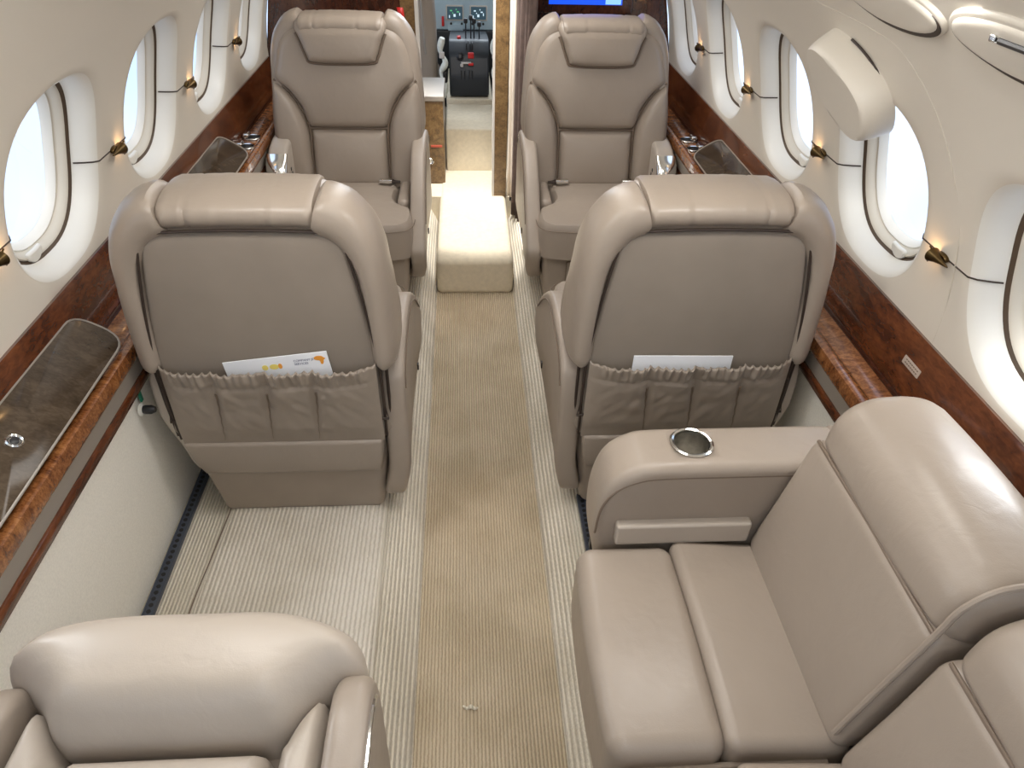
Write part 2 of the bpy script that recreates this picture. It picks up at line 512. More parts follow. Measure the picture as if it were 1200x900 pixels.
# outer skin round the panes
for side, nm in ((-1, 'left'), (1, 'right')):
    mb = MB()
    for k in win_ks:
        yc = WIN_C0 + WIN_P * k
        outer = perimeter(yc - WIN_P / 2, yc + WIN_P / 2, S0, S1, NW)
        inner = superell(WIN_A - .0655, WIN_B - .0565, NW, WIN_E, yc, WIN_S)
        mb.grid([[cyl(side, *(o.lerp(i, t)), .0740) for o, i in zip(outer, inner)] for t in (0, .35, .7, 1)], close_u=True)
    struct(mb.build('wall_%s_skin' % nm, 'cream_white', angle=60))

# lower side walls, strip, floor
FZ = 0.12
for side, nm in ((-1, 'left'), (1, 'right')):
    prof = [(.708, .530), (.708, .515), (.715, .40), (.720, .25), (.722, FZ - .005)]
    mb = MB().grid([[Vector((side * x, y, z)) for (x, z) in prof] for y in (Y_BACK, 0.5, 1.5, 2.5, Y_BULK)])
    struct(mb.build('wall_%s_lower' % nm, 'cream_fabric'))

mb = MB().grid([[Vector((x, y, 0)) for x in (-.15, -.05, .05, .15)] for y in (Y_BACK, 0, 1, 2, Y_BULK)])
mb.grid([[Vector((x, y, -.03)) for x in (-.15, .15)] for y in (Y_BACK, Y_BULK)])
struct(mb.build('floor', 'carpet_aisle'))
for side, nm in ((-1, 'left'), (1, 'right')):
    prof = [(.150, -.002), (.152, .006), (.168, .045), (.190, .085), (.202, .103), (.216, .115), (.235, FZ), (.45, FZ), (.74, FZ)]
    ysn = [Y_BACK + (Y_BULK - Y_BACK) * j / 60 for j in range(61)]
    rows = []
    for y in ysn:
        wv = 0.003 * math.sin(y * 9 + side) 
        rows.append([Vector((side * (x + (wv if 0 < i < 7 else 0)), y, z)) for i, (x, z) in enumerate(prof)])
    struct(MB().grid(rows).build('floor_%s' % nm, 'carpet_light', angle=80))
# raised front landing at the end of the aisle
def dstep(p):
    x, y, z = p
    return (x, y, z)
struct(MB().rbox((0, 2.43 + .62, 0.07), (.296, 1.24, .150), 0.022, m=6).build('floor_step', 'carpet_step'))

# back wall closing the cabin behind the photographer
mb = MB()
arc = [Vector((RC * 1.01 * math.cos(a), Y_BACK, ZC + RC * 1.01 * math.sin(a))) for a in [-.9 + (PI + 1.8) * i / 40 for i in range(41)]]
mb.grid([arc, [Vector((0, Y_BACK, 0.5)) for _ in arc]])
struct(mb.build('wall_back', 'cream'))

# panel joints at mid window height, along each side wall and into the window surrounds
SJ = s_of_z(0.876)
tn = 0
for side in (-1, 1):
    tn += 1
    mb = MB()
    for k in win_ks[:-1]:
        ya = WIN_C0 + WIN_P * k + WIN_A * 0.985; yb = WIN_C0 + WIN_P * (k + 1) - WIN_A * 0.985
        mb.tube([cyl(side, ya - .030, SJ, .036), cyl(side, ya - .02, SJ, .022), cyl(side, ya - .008, SJ, .008), cyl(side, ya + .004, SJ, 0), cyl(side, yb - .004, SJ, 0), cyl(side, yb + .008, SJ, .008), cyl(side, yb + .025, SJ, .030)], 0.0016, 6)
    struct(mb.build('trim_%d' % tn, 'seam'))
# emergency exit outline on the right wall
mb = MB()
pts = [(1.60, 1.20), (1.45, 1.195), (1.22, 1.190), (1.13, 1.17), (1.07, 1.10), (1.03, 1.00), (1.012, .93), (1.005, .80), (1.005, .72)]
mb.tube(catmull([cyl(1, y, s_of_z(z), 0.0005) for y, z in pts], closed=False, n=6), 0.0012, 6)
struct(mb.build('trim_3', 'cream_shade'))

# ------------------------------------------------------------------ side ledges
def ledge(side, nm, label):
    root = empty('side_ledge', (side * .70, 1.0, .5))
    inv = -Vector(root.location)
    def ext(prof, name, mat, y0=Y_BACK + .01, y1=Y_BULK - .02, closed=True, ny=8):
        rows = [[Vector((side * x, y0 + (y1 - y0) * j / ny, z)) + inv for (x, z) in prof] for j in range(ny + 1)]
        return MB().grid(rows, close_u=closed, cap0=closed, cap1=closed).build(name, mat, root, angle=50)
    ext([(.800, .722), (.792, .724), (.788, .716), (.776, .64), (.772, .612), (.772, .590), (.800, .590)], 'fascia', 'wood')
    ext([(.7735, .613), (.7705, .615), (.768, .611), (.768, .603), (.7735, .603)], 'bead', 'wood_dark')
    ext([(.771, .605), (.722, .604), (.720, .602), (.720, .565), (.771, .565)], 'shelf', 'wood_shelf')
    ext([(.7195, .604), (.712, .612), (.700, .616), (.690, .612), (.689, .602), (.688, .590), (.691, .580), (.7195, .576)], 'nose_rail', 'wood_shelf')
    ext([(.695, .582), (.700, .535), (.715, .535), (.715, .582)], 'valance_panel', 'gray_panel')
    ext([(.696, .537), (.693, .533), (.693, .518), (.697, .514), (.712, .514), (.712, .537)], 'lower_rail', 'wood')
    tag(root, label, 'ledge')
    return root
led_l = ledge(-1, 'left', 'long glossy burl wood ledge under the left row of windows, with large smoked lid')
led_r = ledge(1, 'right', 'long glossy burl wood ledge under the right row of windows, behind the divan')

def lid(side, y0, y1, label, knob_at):
    led = led_l if side < 0 else led_r
    inv = -Vector(led.location)
    L = (y1 - y0) / 2; yc = (y0 + y1) / 2
    # plane across the ledge, tilted down to the aisle
    A = Vector((.786, 0, .676)); B = Vector((.701, 0, .624))
    u = (B - A).normalized(); nrm = Vector((-u.z, 0, u.x)); nrm = nrm if nrm.z > 0 else -nrm
    Wd = (B - A).length
    def fm(a, b, h):
        p = A + u * a + nrm * h
        return Vector((side * p.x, yc + b, p.z)) + inv
    ol = rounded([(0, -L), (Wd, -L), (Wd, L), (0, L)], [.02, .03, .05, .035], 6)
    root = MB().plate(densify(ol, .03), (Wd / 2, 0), fm, -.004, .006, .003); root = root.build('stowage_lid', 'smoke', led)
    MB().tube([fm(p.x, p.y, .0055) for p in ol], .0022, 8, closed=True).build('lid_edge', 'gray_panel', root)
    m = Matrix.Translation(fm(Wd * .5, knob_at - yc, .005)) @ (Vector((side * nrm.x, 0, nrm.z)).to_track_quat('Z', 'Y').to_matrix().to_4x4())
    MB().lathe([(.0135, 0), (.0135, .003), (.0115, .005), (.0095, .004), (.008, .002)], m, 24, cap1=True).build('ring_latch', 'chrome', root)
    MB().lathe([(.0072, .002), (.0062, .0045), (.003, .0055)], m, 20, cap1=True).build('latch_button', 'black', root)
    tag(root, label)
    return root
lid(-1, .55, 1.195, 'large smoked brown lid on the left ledge beside the empty floor mat', .865)
lid(-1, 1.86, 2.23, 'small smoked lid on the left ledge, aft of the two cup holders', 1.93)
lid(1, 1.86, 2.23, 'small smoked lid on the right ledge, aft of the two cup holders', 1.93)

def ledge_cup(side, y, label):
    led = led_l if side < 0 else led_r
    off = Vector((side * .742, y, .605)) - Vector(led.location)
    ol = superell(.030, .022, 28, 2.6)
    I = Matrix.Identity(4)
    def ringf(sc, h): return [Vector((p.x * sc * .88, p.y * sc, h)) + off for p in ol]
    MB().grid([ringf(1.12, .000), ringf(1.12, .004), ringf(1.05, .0065), ringf(.97, .005), ringf(.95, .001)], close_u=True).build('cup_holder', 'chrome', led); root = led.children[-1] if False else bpy.data.objects[[o.name for o in COL.objects if o.name.startswith('cup_holder')][-1]]
    MB().grid([ringf(.96, .004), ringf(.9, .0012)], close_u=True, cap1=True).build('cup', 'black', root)
    MB().rbox(Vector((side * .016, 0, .012)) + off, (.022, .036, .016), .006).build('retainer_arm', 'chrome', root)
    tag(root, label)
for side, nm in ((-1, 'left'), (1, 'right')):
    ledge_cup(side, 2.335, 'chrome cup holder in the %s ledge, nearer the small smoked lid' % nm)
    ledge_cup(side, 2.425, 'chrome cup holder in the %s ledge, nearer the cockpit' % nm)

def placard(side, y, label, w=.055):
    led = led_l if side < 0 else led_r
    off = Vector((side * .7815, y, .672)) - Vector(led.location)
    # lies on the sloping fascia
    d = Vector((.788 - .776, 0, .716 - .64)).normalized()
    n = Vector((-d.z, 0, d.x))
    def pt(a, b, h): return Vector((side * (d.x * b + n.x * h), a, d.z * b + n.z * h)) + off
    ol = rounded([(-w / 2, -.008), (w / 2, -.008), (w / 2, .008), (-w / 2, .008)], .002, 3)
    root = MB().plate(ol, (0, 0), lambda a, b, h: pt(a, b, h), .0005, .0018, .0004).build('placard', 'placard', led)
    for j in range(2):
        for i in range(7):
            a = -w / 2 + .006 + i * (w - .012) / 7
            MB().plate(rounded([(a, -.004 + j * .006), (a + .0045, -.004 + j * .006), (a + .0045, -.0015 + j * .006), (a, -.0015 + j * .006)], .0003, 1), (a + .002, -.0027 + j * .006), lambda p, q, h: pt(p, q, h), .0017, .0021, .0001, 1).build('lettering', 'seam_leather', root)
    tag(root, label)
placard(1, 1.005, 'pale placard on the right wood ledge beside the nearest window')
placard(-1, 2.02, 'pale placard on the left wood ledge above the small smoked lid', .07)
placard(1, 2.02, 'pale placard on the right wood ledge above the small smoked lid', .07)

# ------------------------------------------------------------------ wall lamps on the joints
def wall_lamp(side, y, label, first=[None]):
    root = empty('wall_lamp', cyl(side, y, SJ, 0))
    nrm = Vector((-side * math.cos(SJ / RC), 0, -math.sin(SJ / RC)))
    upv = Vector((-side * math.sin(SJ / RC), 0, math.cos(SJ / RC)))
    upv = Vector((0, 1, 0)).cross(nrm) * (1 if side < 0 else -1)
    if upv.z < 0: upv = -upv
    fwd = Vector((0, 1, 0))
    B = Matrix((upv, nrm, fwd)).transposed().to_4x4()          # local z runs forward along the wall
    base = Matrix.Translation(nrm * .004) @ (Matrix((fwd, upv, nrm)).transposed().to_4x4())
    MB().plate(superell(.016, .008, 24, 2), (0, 0), lambda a, b, h: base @ Vector((a, b, h)), -.004, .004, .002).build('mount_plate', 'bronze', root)
    ax = Matrix.Translation(nrm * .013) @ B @ Matrix.Scale(.78, 4)
    MB().lathe([(.0015, -.042), (.003, -.034), (.0055, -.018), (.010, .000), (.015, .014), (.0165, .018), (.0145, .0185), (.009, .004)], ax, 20, cap0=True, cap1=True).build('cone_shade', 'bronze', root)
    for sg in (1, -1):
        MB().tube([nrm * .014 + fwd * .012 + upv * .006 * sg, nrm * .016 + fwd * .020 + upv * .015 * sg], lambda t: .0022 - .0008 * t, 8).build('finial', 'bronze', root)
    MB().lathe([(.0005, -.005), (.0035, -.0035), (.0048, 0), (.0035, .0035), (.0005, .005)], Matrix.Translation(nrm * .013 + fwd * .015), 12, cap0=True, cap1=True).build('bulb', 'bulb', root)
    tag(root, label, 'lamp', 'bronze wall lamps between the windows')
    L = bpy.data.lights.new('wall_lamp_light', 'POINT'); L.energy = 0.03; L.color = (1, .58, .25); L.shadow_soft_size = .006
    lo = bpy.data.objects.new('wall_lamp_light', L); COL.objects.link(lo); lo.parent = root
    lo.location = nrm * .020 + fwd * .028
names = ['nearest the camera', 'second from the camera', 'third from the camera', 'farthest from the camera']
for i in range(4):
    y = WIN_C0 + WIN_P * (i - .5)
    for side, nm in ((-1, 'left'), (1, 'right')):
        wall_lamp(side, y, 'small bronze wall lamp between %s windows, %s on that wall' % (nm, names[i]))

# ------------------------------------------------------------------ exit handle cover and overhead air panels on the right
def wall_pad(name, mat, side, yc, sc, a, b, thick, r, e, parent, inv, crown=.004, lift=0.0, tilt=0.0):
    ol = superell(a, b, 48, e)
    ct, st = math.cos(tilt), math.sin(tilt)
    def fm(u, v, h):
        u2, v2 = u * ct - v * st, u * st + v * ct
        return cyl(side, yc + u2, sc + v2, -h - lift) + inv
    return MB().pad(ol, (0, 0), fm, r, thick, crown, skirt=.002).build(name, mat, parent, angle=45)
pod = empty('exit_handle_cover', cyl(1, 1.365, .405)); inv = -Vector(pod.location)
wall_pad('cover_body', 'cream', 1, 1.338, .402, .120, .080, .052, .010, 2.4, pod, inv, crown=.001, tilt=.35)
ct_, st_ = math.cos(.35), math.sin(.35)
MB().tube([cyl(1, 1.338 + p.x * ct_ - p.y * st_, .402 + p.x * st_ + p.y * ct_, -.0025) + inv for p in [Vector((.1225 * math.cos(t), .0825 * math.sin(t))) for t in [PI * (.45 + .36 * q / 20) for q in range(21)]]], .0022, 8).build('cover_shadow_line', 'seam', pod)  # dark tube drawn in for the shadow line between cover and wall
tag(pod, 'bulging cream oval cover on the right wall above the nearest window', 'cover')
def air_panel(side, yc, sc, label, slot):
    root = empty('overhead_panel', cyl(side, yc, sc)); inv = -Vector(root.location)
    wall_pad('surround', 'cream', side, yc, sc, .150, .050, .006, .005, 2.0, root, inv, crown=0)
    wall_pad('shadow_gap', 'seam', side, yc, sc - .0035, .143, .043, .0072, .001, 2.0, root, inv, crown=0)
    wall_pad('cover_plate', 'cream', side, yc, sc + .001, .140, .041, .0095, .006, 2.0, root, inv, crown=.003)
    if slot:
        MB().tube([cyl(side, yc + .02 - .006 * i, sc + .022, -.0125) + inv for i in range(9)], .004, 8).build('vent_slot', 'black', root)
        MB().rbox(cyl(side, yc + .028, sc + .024, -.013) + inv, (.008, .010, .008), .002).build('catch', 'chrome', root)
    tag(root, label, 'ceiling panel')
air_panel(1, 1.105, s_of_z(1.252), 'long oval overhead panel on the right ceiling, the one without a slot', False)
air_panel(1, .790, s_of_z(1.252), 'long oval overhead panel with dark slot on the right ceiling, nearest the camera', True)

# ------------------------------------------------------------------ club seat
def yb(z): return .225 - .12 * (z - .33) / .5
def make_seat(name, mir, label):
    root = empty(name)
    L = 'leather'
    def put(mb, nm, mat, parent=root, angle=40): return mb.build(nm, mat, parent, angle, mirror=mir)
    # --- back core
    ol = densify(rounded([(-.205, .16), (.205, .16), (.215, .42), (.205, .62), (.165, .765), (-.165, .765), (-.205, .62), (-.215, .42)], .04, 4), .03)
    mb = MB()
    rows = [[Vector((p.x * .96, .02, p.y)) for p in ol], [Vector((p.x, .03, p.y)) for p in ol], [Vector((p.x, yb(p.y) - .012, p.y)) for p in ol]]
    mb.grid(rows, close_u=True, cap0=True, cap1=True)
    put(mb, 'back_frame', 'shell')
    # --- rear panel
    ol = catmull([(-.214, .44), (-.208, .52), (-.195, .62), (-.178, .71), (-.170, .728), (-.154, .743), (-.10, .748), (0, .750), (.10, .748), (.154, .743), (.170, .728), (.178, .71), (.195, .62), (.208, .52), (.214, .44), (.215, .36), (.213, .262), (0, .262), (-.213, .262), (-.215, .36)], True, 3)
    def fr(a, b, h): return Vector((a, .022 - h, b))
    put(MB().pad(ol, (0, .52), fr, .010, .012, .006, skirt=.012), 'rear_panel', 'fabric_back')
    put(MB().tube([Vector((p.x * 1.012, .0055, .52 + (p.y - .52) * 1.012)) for p in ol if p.y > .30], .0028, 8), 'rear_piping', 'seam')
    # --- rear bolsters
    sec = superell(1, 1, 24, 2.6)
    side_path = catmull([(.2255, .452), (.2255, .50), (.2235, .56), (.220, .62), (.214, .672), (.205, .705), (.190, .736), (.164, .763), (.130, .775)], False, 4)
    for sx, wrinkle in ((1, 1), (-1, 2)):
        path = []
        n = len(side_path)
        for i, p in enumerate(side_path):
            a = side_path[max(0, i - 1)]; b = side_path[min(n - 1, i + 1)]
            t = (b - a).normalized(); nr = Vector((t.y, -t.x))
            f = i / (n - 1)
            y1 = yb(p.y) + .004; y0 = -.004
            w = .030 + .012 * min(1, max(0, (f - .45) / .4))
            e = 1.0
            if i == 0: e = .55
            elif i == 1: e = .90
            elif i == n - 1: e = .72
            elif i == n - 2: e = .95
            crease = 1 - .03 * math.exp(-((f - .42) / .02) ** 2) - .02 * math.exp(-((f - .8) / .03) ** 2)
            path.append((Vector((sx * p.x, (y0 + y1) / 2, p.y)), Vector((sx * nr.x, 0, nr.y)), Vector((0, 1, 0)), w * e * crease, (y1 - y0) / 2 * (0.9 + .1 * e)))
        put(MB().section(path, sec), 'side_bolster', L)
    path = []
    xs = [-.134, -.130, -.122] + [-.114 + .228 * q / 38 for q in range(39)] + [.122, .130, .134]
    for i, x in enumerate(xs):
        e = 1.0
        if i in (0, len(xs) - 1): e = .70
        elif i in (1, len(xs) - 2): e = .92
        for xq, wq, aq in ((-.083, .004, .05), (.052, .004, .04), (-.03, .006, .015), (.09, .006, .02)): e *= 1 - aq * math.exp(-((x - xq) / wq) ** 2)
        e *= 1 + .022 * noise.noise(Vector((x * 42, 3, 1)))
        zc = .775 + .003 * (1 - (x / .134) ** 2)
        path.append((Vector((x, .083, zc)), Vector((0, 0, 1)), Vector((0, 1, 0)), .0315 * e, .085 * e))
    rl = put(MB().section(path, superell(1, 1, 28, 2.4)), 'top_roll', L)
    # --- pocket
    rows = []
    NU, NV = 150, 44
    darts = (-.112, -.012, .085)
    for j in range(NV + 1):
        v = j / NV                        # 0 bottom, 1 top
        row = []
        for i in range(NU + 1):
            u = i / NU * 2 - 1
            z = .262 + .203 * v
            hw = .212 - .002 * v
            x = u * hw
            env = (1 - u ** 8)
            bulge = .007 + .030 * v * env
            d = 0.0
            for q, dx in enumerate(darts):
                g = (x - dx - .020 * (v - .6)) / (.004 + .008 * v)
                d -= .013 * math.exp(-g * g) * min(1, v * 1.6) * (1 - .3 * v)
                g2 = (x - dx - .03) / .028
                d += .006 * math.exp(-g2 * g2) * v
            wr = .003 * noise.noise(Vector((x * 22 + 8 * mir, z * 26, 3 + 5 * mir))) * (0.4 + v)
            wr += .0025 * noise.noise(Vector((x * 55 + z * 30, z * 40, 9)))* (0.3 + v)
            ruff = 0.0
            if v > .80:
                f = (v - .80) / .20
                ruff = .0042 * math.sin(x * 420 + 3 * noise.noise(Vector((x * 30, 0, 1)))) * f + .002 * noise.noise(Vector((x * 90, z * 40, 4)))
                z += .0024 * math.sin(x * 420 + 1.2) * f
                if v < .86: d -= .004 * (1 - abs(v - .83) / .03)
            y = .008 - (bulge + (d + wr + ruff) * env) * min(1, .35 + 3 * v)
            row.append(Vector((x, y, z)))
        rows.append(row)
    for dx in darts:
        ln = []
        for j in range(2, 34, 3):
            v = j / NV; x = dx + .020 * (v - .6)
            i = int(round((x / (.212 - .002 * v) + 1) / 2 * NU))
            ln.append(rows[j][i] + Vector((0, -.0004, 0)))
        put(MB().tube(ln, lambda t: .0006 + .0022 * t * t, 6), 'pleat_fold', 'seam_leather')
    # turn the hem inwards
    rows.append([p + Vector((0, .006, .001)) for p in rows[-1]])
    rows.append([p + Vector((0, .003, -.02)) for p in rows[-1]])
    put(MB().grid(rows), 'magazine_pocket', 'pocket', angle=180)
    # --- apron under the pocket
    ol = densify(rounded([(-.216, .264), (.208, .264), (.204, .215), (.198, .172), (-.186, .172), (-.205, .215)], .006, 2), .02)
    put(MB().pad(ol, (0, .22), lambda a, b, h: Vector((a, .012 - h, b)), .006, .012, .004, skirt=.02), 'rear_apron', 'pocket')
    # dark slots between the pocket and the outer shell
    for sx in (-1, 1):
        put(MB().tube([Vector((sx * .2165, .010, .272)), Vector((sx * .2175, .008, .36)), Vector((sx * .2165, .010, .45))], .0030, 8), 'slot_piping', 'seam')
        put(MB().tube([Vector((sx * .2265, .022, .272)), Vector((sx * .228, .020, .36)), Vector((sx * .228, .020, .44))], .0034, 8), 'slot_piping', 'seam')
    # --- front pads
    def ff(a, b, h): return Vector((a, yb(b) - .012 + h + .035 * max(0, abs(a) / .24 - .55) ** 2, b * .957))
    ol = catmull([(0, .815), (.09, .815), (.140, .812), (.178, .797), (.206, .762), (.221, .71), (.230, .655), (.190, .622), (.152, .568), (.133, .515), (.10, .507), (0, .506), (-.10, .507), (-.133, .515), (-.152, .568), (-.190, .622), (-.230, .655), (-.221, .71), (-.206, .762), (-.178, .797), (-.140, .812), (-.09, .815)], True, 3)
    put(MB().pad(ol, (0, .68), ff, .028, .036, .012, skirt=.02), 'upper_back_cushion', L)
    ol = densify(rounded([(-.127, .503), (.127, .503), (.129, .32), (-.129, .32)], .014, 4), .025)
    put(MB().pad(ol, (0, .41), ff, .022, .034, .012, skirt=.02), 'lumbar_cushion', L)
    for sx in (1, -1):
        ol = catmull([(sx * .232, .648), (sx * .188, .612), (sx * .153, .558), (sx * .136, .505), (sx * .133, .42), (sx * .136, .32), (sx * .18, .315), (sx * .224, .32), (sx * .245, .42), (sx * .250, .52), (sx * .244, .60)], True, 4)
        put(MB().pad(ol, (sx * .19, .46), ff, .024, .044, .014, skirt=.03), 'wing_cushion', L)
        sm = catmull([(sx * .234, .654), (sx * .190, .618), (sx * .153, .564), (sx * .1325, .510), (sx * .131, .42), (sx * .132, .33)], False, 6)
        put(MB().tube([ff(p.x, p.y, .012) for p in sm], .0045, 8), 'wing_seam', 'seam_leather')
    put(MB().tube([ff(x / 10, .5045, .012) for x in (-1.3, -.8, 0, .8, 1.3)], .0045, 8), 'lumbar_seam', 'seam_leather')
    def fh(a, b, h): return Vector((a, yb(b) + .032 + h - .9 * max(0, b - .795) ** 1.2, b * .957))
    hp = catmull([(0, .842), (.10, .840), (.136, .832), (.145, .810), (.130, .775), (.112, .728), (.095, .712), (0, .708), (-.095, .712), (-.112, .728), (-.130, .775), (-.145, .810), (-.136, .832), (-.10, .840)], True, 4)
    def hw_(x, z): return .0016 * noise.noise(Vector((x * 60, z * 18, 2))) * max(0, 1 - (z - .71) / .07)
    put(MB().pad(hp, (0, .79), fh, .020, .026, .010, skirt=.03, hf=hw_), 'headrest', L)
    hs = [p for p in hp if p.y < .80]
    hs = sorted(hs, key=lambda p: math.atan2(p.x, .80 - p.y))
    put(MB().tube([fh(p.x * 1.03, .79 + (p.y - .79) * 1.03, .004) for p in hs], .0042, 8), 'headrest_seam', 'seam_leather')
    # --- seat cushion
    ol = catmull([(-.165, .205), (-.162, .30), (-.168, .40), (-.205, .435), (-.226, .47), (-.228, .54), (-.215, .585), (-.17, .607), (0, .622), (.17, .607), (.215, .585), (.228, .54), (.226, .47), (.205, .435), (.168, .40), (.162, .30), (.165, .205), (0, .20)], True, 4)
    def fc(a, b, h): return Vector((a, b, .215 + h - .02 * max(0, .45 - b) ))
    cu = put(MB().pad(ol, (0, .43), fc, .020, .108, .010, skirt=.0), 'seat_cushion', L)
    put(MB().tube([fc(p.x * 1.002, .43 + (p.y - .43) * 1.002, .092) for p in ol if p.y > .50], .0013, 6), 'cushion_welt', 'seam_leather')
    for sx in (-1, 1):
        put(MB().rbox((sx * .187, .325, .285), (.042, .21, .095), .018, m=4), 'hip_pad', L)
        put(MB().rbox((sx * .118, .268, .338), (.046, .022, .012), .003, deform=lambda p, s=sx: (p.x, p.y + .3 * p.x * s, p.z + .12 * p.x * s)), 'belt_buckle', 'chrome')
        put(MB().rbox((sx * .150, .255, .332), (.036, .028, .005), .002), 'belt_strap', 'seam')
    # --- base
    def db(p):
        f = (p.z + .10) / .20
        k = .88 + .12 * min(1, max(0, f))
        return (p.x * k, p.y * (0.94 + .06 * f) + .0, p.z)
    put(MB().rbox((0, .295, .118), (.425, .545, .215), .02, m=4, deform=db), 'pedestal_base', 'shell')
    put(MB().rbox((.06, .5685, .150), (.13, .008, .075), .004), 'access_door', 'shell')
    put(MB().tube(rounded([Vector((-.007, .5735, .110)), Vector((.127, .5735, .110)), Vector((.127, .5735, .190)), Vector((-.007, .5735, .190))], .006, 3), .0014, 6, closed=True), 'door_outline', 'seam_leather')
    put(MB().rbox((0, .31, .008), (.34, .5, .024), .006), 'swivel_plate', 'track')
    # --- arms (inboard +x, outboard -x before mirroring)
    ol = catmull([(.020, .10), (.016, .25), (.022, .39), (.045, .430), (.09, .453), (.16, .462), (.26, .460), (.33, .440), (.42, .385), (.51, .312), (.575, .250), (.588, .215), (.56, .165), (.48, .09), (.25, .06), (.06, .065)], True, 4)
    put(MB().plate(ol, (.28, .26), lambda a, b, w: Vector((w - (.022 * max(0, .16 - b) / .1), a, b)), .213, .262, .012, 4), 'inboard_arm', 'shell')
    put(MB().tube([Vector((.2635, p.x, p.y - .016)) for p in catmull([(.03, .40), (.055, .432), (.10, .450), (.17, .456), (.26, .454), (.33, .434), (.42, .379), (.51, .306)], False, 5)], .0016, 6), 'arm_seam', 'seam_leather')
    put(MB().rbox((.2625, .36, .20), (.004, .012, .018), .0015), 'arm_switch', 'black')
    ol = catmull([(.035, .16), (.024, .25), (.026, .39), (.05, .432), (.10, .458), (.18, .466), (.25, .462), (.31, .446), (.350, .412), (.370, .365), (.378, .30), (.395, .22), (.40, .16), (.25, .145)], True, 4)
    oa = put(MB().plate(ol, (.20, .26), lambda a, b, w: Vector((w + .34 * max(0, .31 - b) * (1 if w < -.22 else .2), a, b)), -.256, -.190, .014, 4), 'outboard_arm', 'leather_light')
    cp = catmull([(.322, .442), (.350, .419), (.367, .384), (.376, .345), (.380, .305)], False, 4)
    rows = []
    for p in cp:
        rows.append([Vector((-.223 + .0345 * math.cos(t), p.x - .006 + .012 * math.sin(t), p.y + .004 * math.sin(t))) for t in [PI * k / 12 for k in range(13)]])
    put(MB().grid(rows), 'arm_cap', 'chrome', parent=oa)
    for dz in (-.008, .008):
        put(MB().rbox((-.1895, .295 + dz * .6, .380 + dz), (.004, .010, .011), .0015), 'arm_button', 'black', parent=oa)
    tag(root, label, 'seat', 'taupe leather club seats')
    return root

def copy_tree(o, parent=None):
    c = o.copy(); COL.objects.link(c)
    if parent: c.parent = parent
    for ch in list(o.children): copy_tree(ch, c)
    return c
seatA = make_seat('club_seat', False, 'taupe leather club seat seen from behind, white brochure with orange emblem in its pocket')
seatA.location = (-.425, 1.15, FZ)
seatB = make_seat('club_seat', True, 'taupe leather club seat seen from behind on the right, just ahead of the divan')
seatB.location = (.425, 1.15, FZ)
c = copy_tree(seatB); c.scale.z = 1.045; c.location = (-.425, 2.66, FZ); c.rotation_euler.z = PI
c['label'] = 'taupe leather club seat facing the camera on the left, against the left wood bulkhead'
c = copy_tree(seatA); c.scale.z = 1.045; c.location = (.425, 2.66, FZ); c.rotation_euler.z = PI
c['label'] = 'taupe leather club seat facing the camera on the right, below the blue screen'

# papers in the pockets
def text_mesh(body, size, mat, parent, mtx, name='lettering'):
    cu = bpy.data.curves.new(name, 'FONT'); cu.body = body; cu.size = size; cu.extrude = .0001
    tmp = bpy.data.objects.new(name + '_tmp', cu); COL.objects.link(tmp)
    dg = bpy.context.evaluated_depsgraph_get()
    me = bpy.data.meshes.new_from_object(tmp.evaluated_get(dg))
    bpy.data.objects.remove(tmp)
    me.materials.append(M[mat]); me.transform(mtx)
    o = bpy.data.objects.new(name, me); COL.objects.link(o); o.parent = parent
    return o
br = empty('brochure', (-.405, 1.1485, .585)); br.rotation_euler = (math.radians(-2), math.radians(-7), 0)
MB().rbox((0, 0, -.008), (.205, .0024, .066), .0006, m=2).build('sheets', 'paper', br)
fr_m = Matrix(((1, 0, 0, 0), (0, 0, -1, -.0014), (0, 1, 0, 0), (0, 0, 0, 1)))
text_mesh('COMPANY JET', .0068, 'ink', br, fr_m @ Matrix.Translation((.034, .0085, 0)))
text_mesh('SERVICES', .0068, 'ink', br, fr_m @ Matrix.Translation((.034, .001, 0)))
ol = catmull([(-.010, .006), (-.004, .0085), (.004, .0075), (.008, .004), (.011, .001), (.007, -.002), (.006, -.007), (.003, -.0115), (.000, -.010), (-.001, -.003), (-.007, -.001), (-.011, .002)], True, 3)
MB().plate(ol, (.001, .002), lambda a, b, h: Vector((.086 + a, -.0013 - h, .0085 + b)), 0, .0004, .0001, 1).build('emblem', 'orange', br)
for (x, w, mname) in ((-.024, .006, 'yellow'), (-.006, .009, 'yellow'), (.006, .004, 'orange')):
    MB().plate(superell(w, .006, 20, 2.2), (0, 0), lambda a, b, h: Vector((x + a, -.0013 - h, .003 + b)), 0, .0004, .0001, 1).build('picture_patch', mname, br)
tag(br, 'white brochure with orange emblem sticking out of the left seat back pocket', 'brochure')
pp = empty('paper_sheet', (.425, 1.1485, .588)); pp.rotation_euler = (math.radians(-2), math.radians(1), 0)
MB().rbox((-.02, 0, -.018), (.205, .0022, .06), .0006, m=2).build('sheet', 'paper', pp)
tag(pp, 'plain white papers just showing above the right seat back pocket', 'paper')

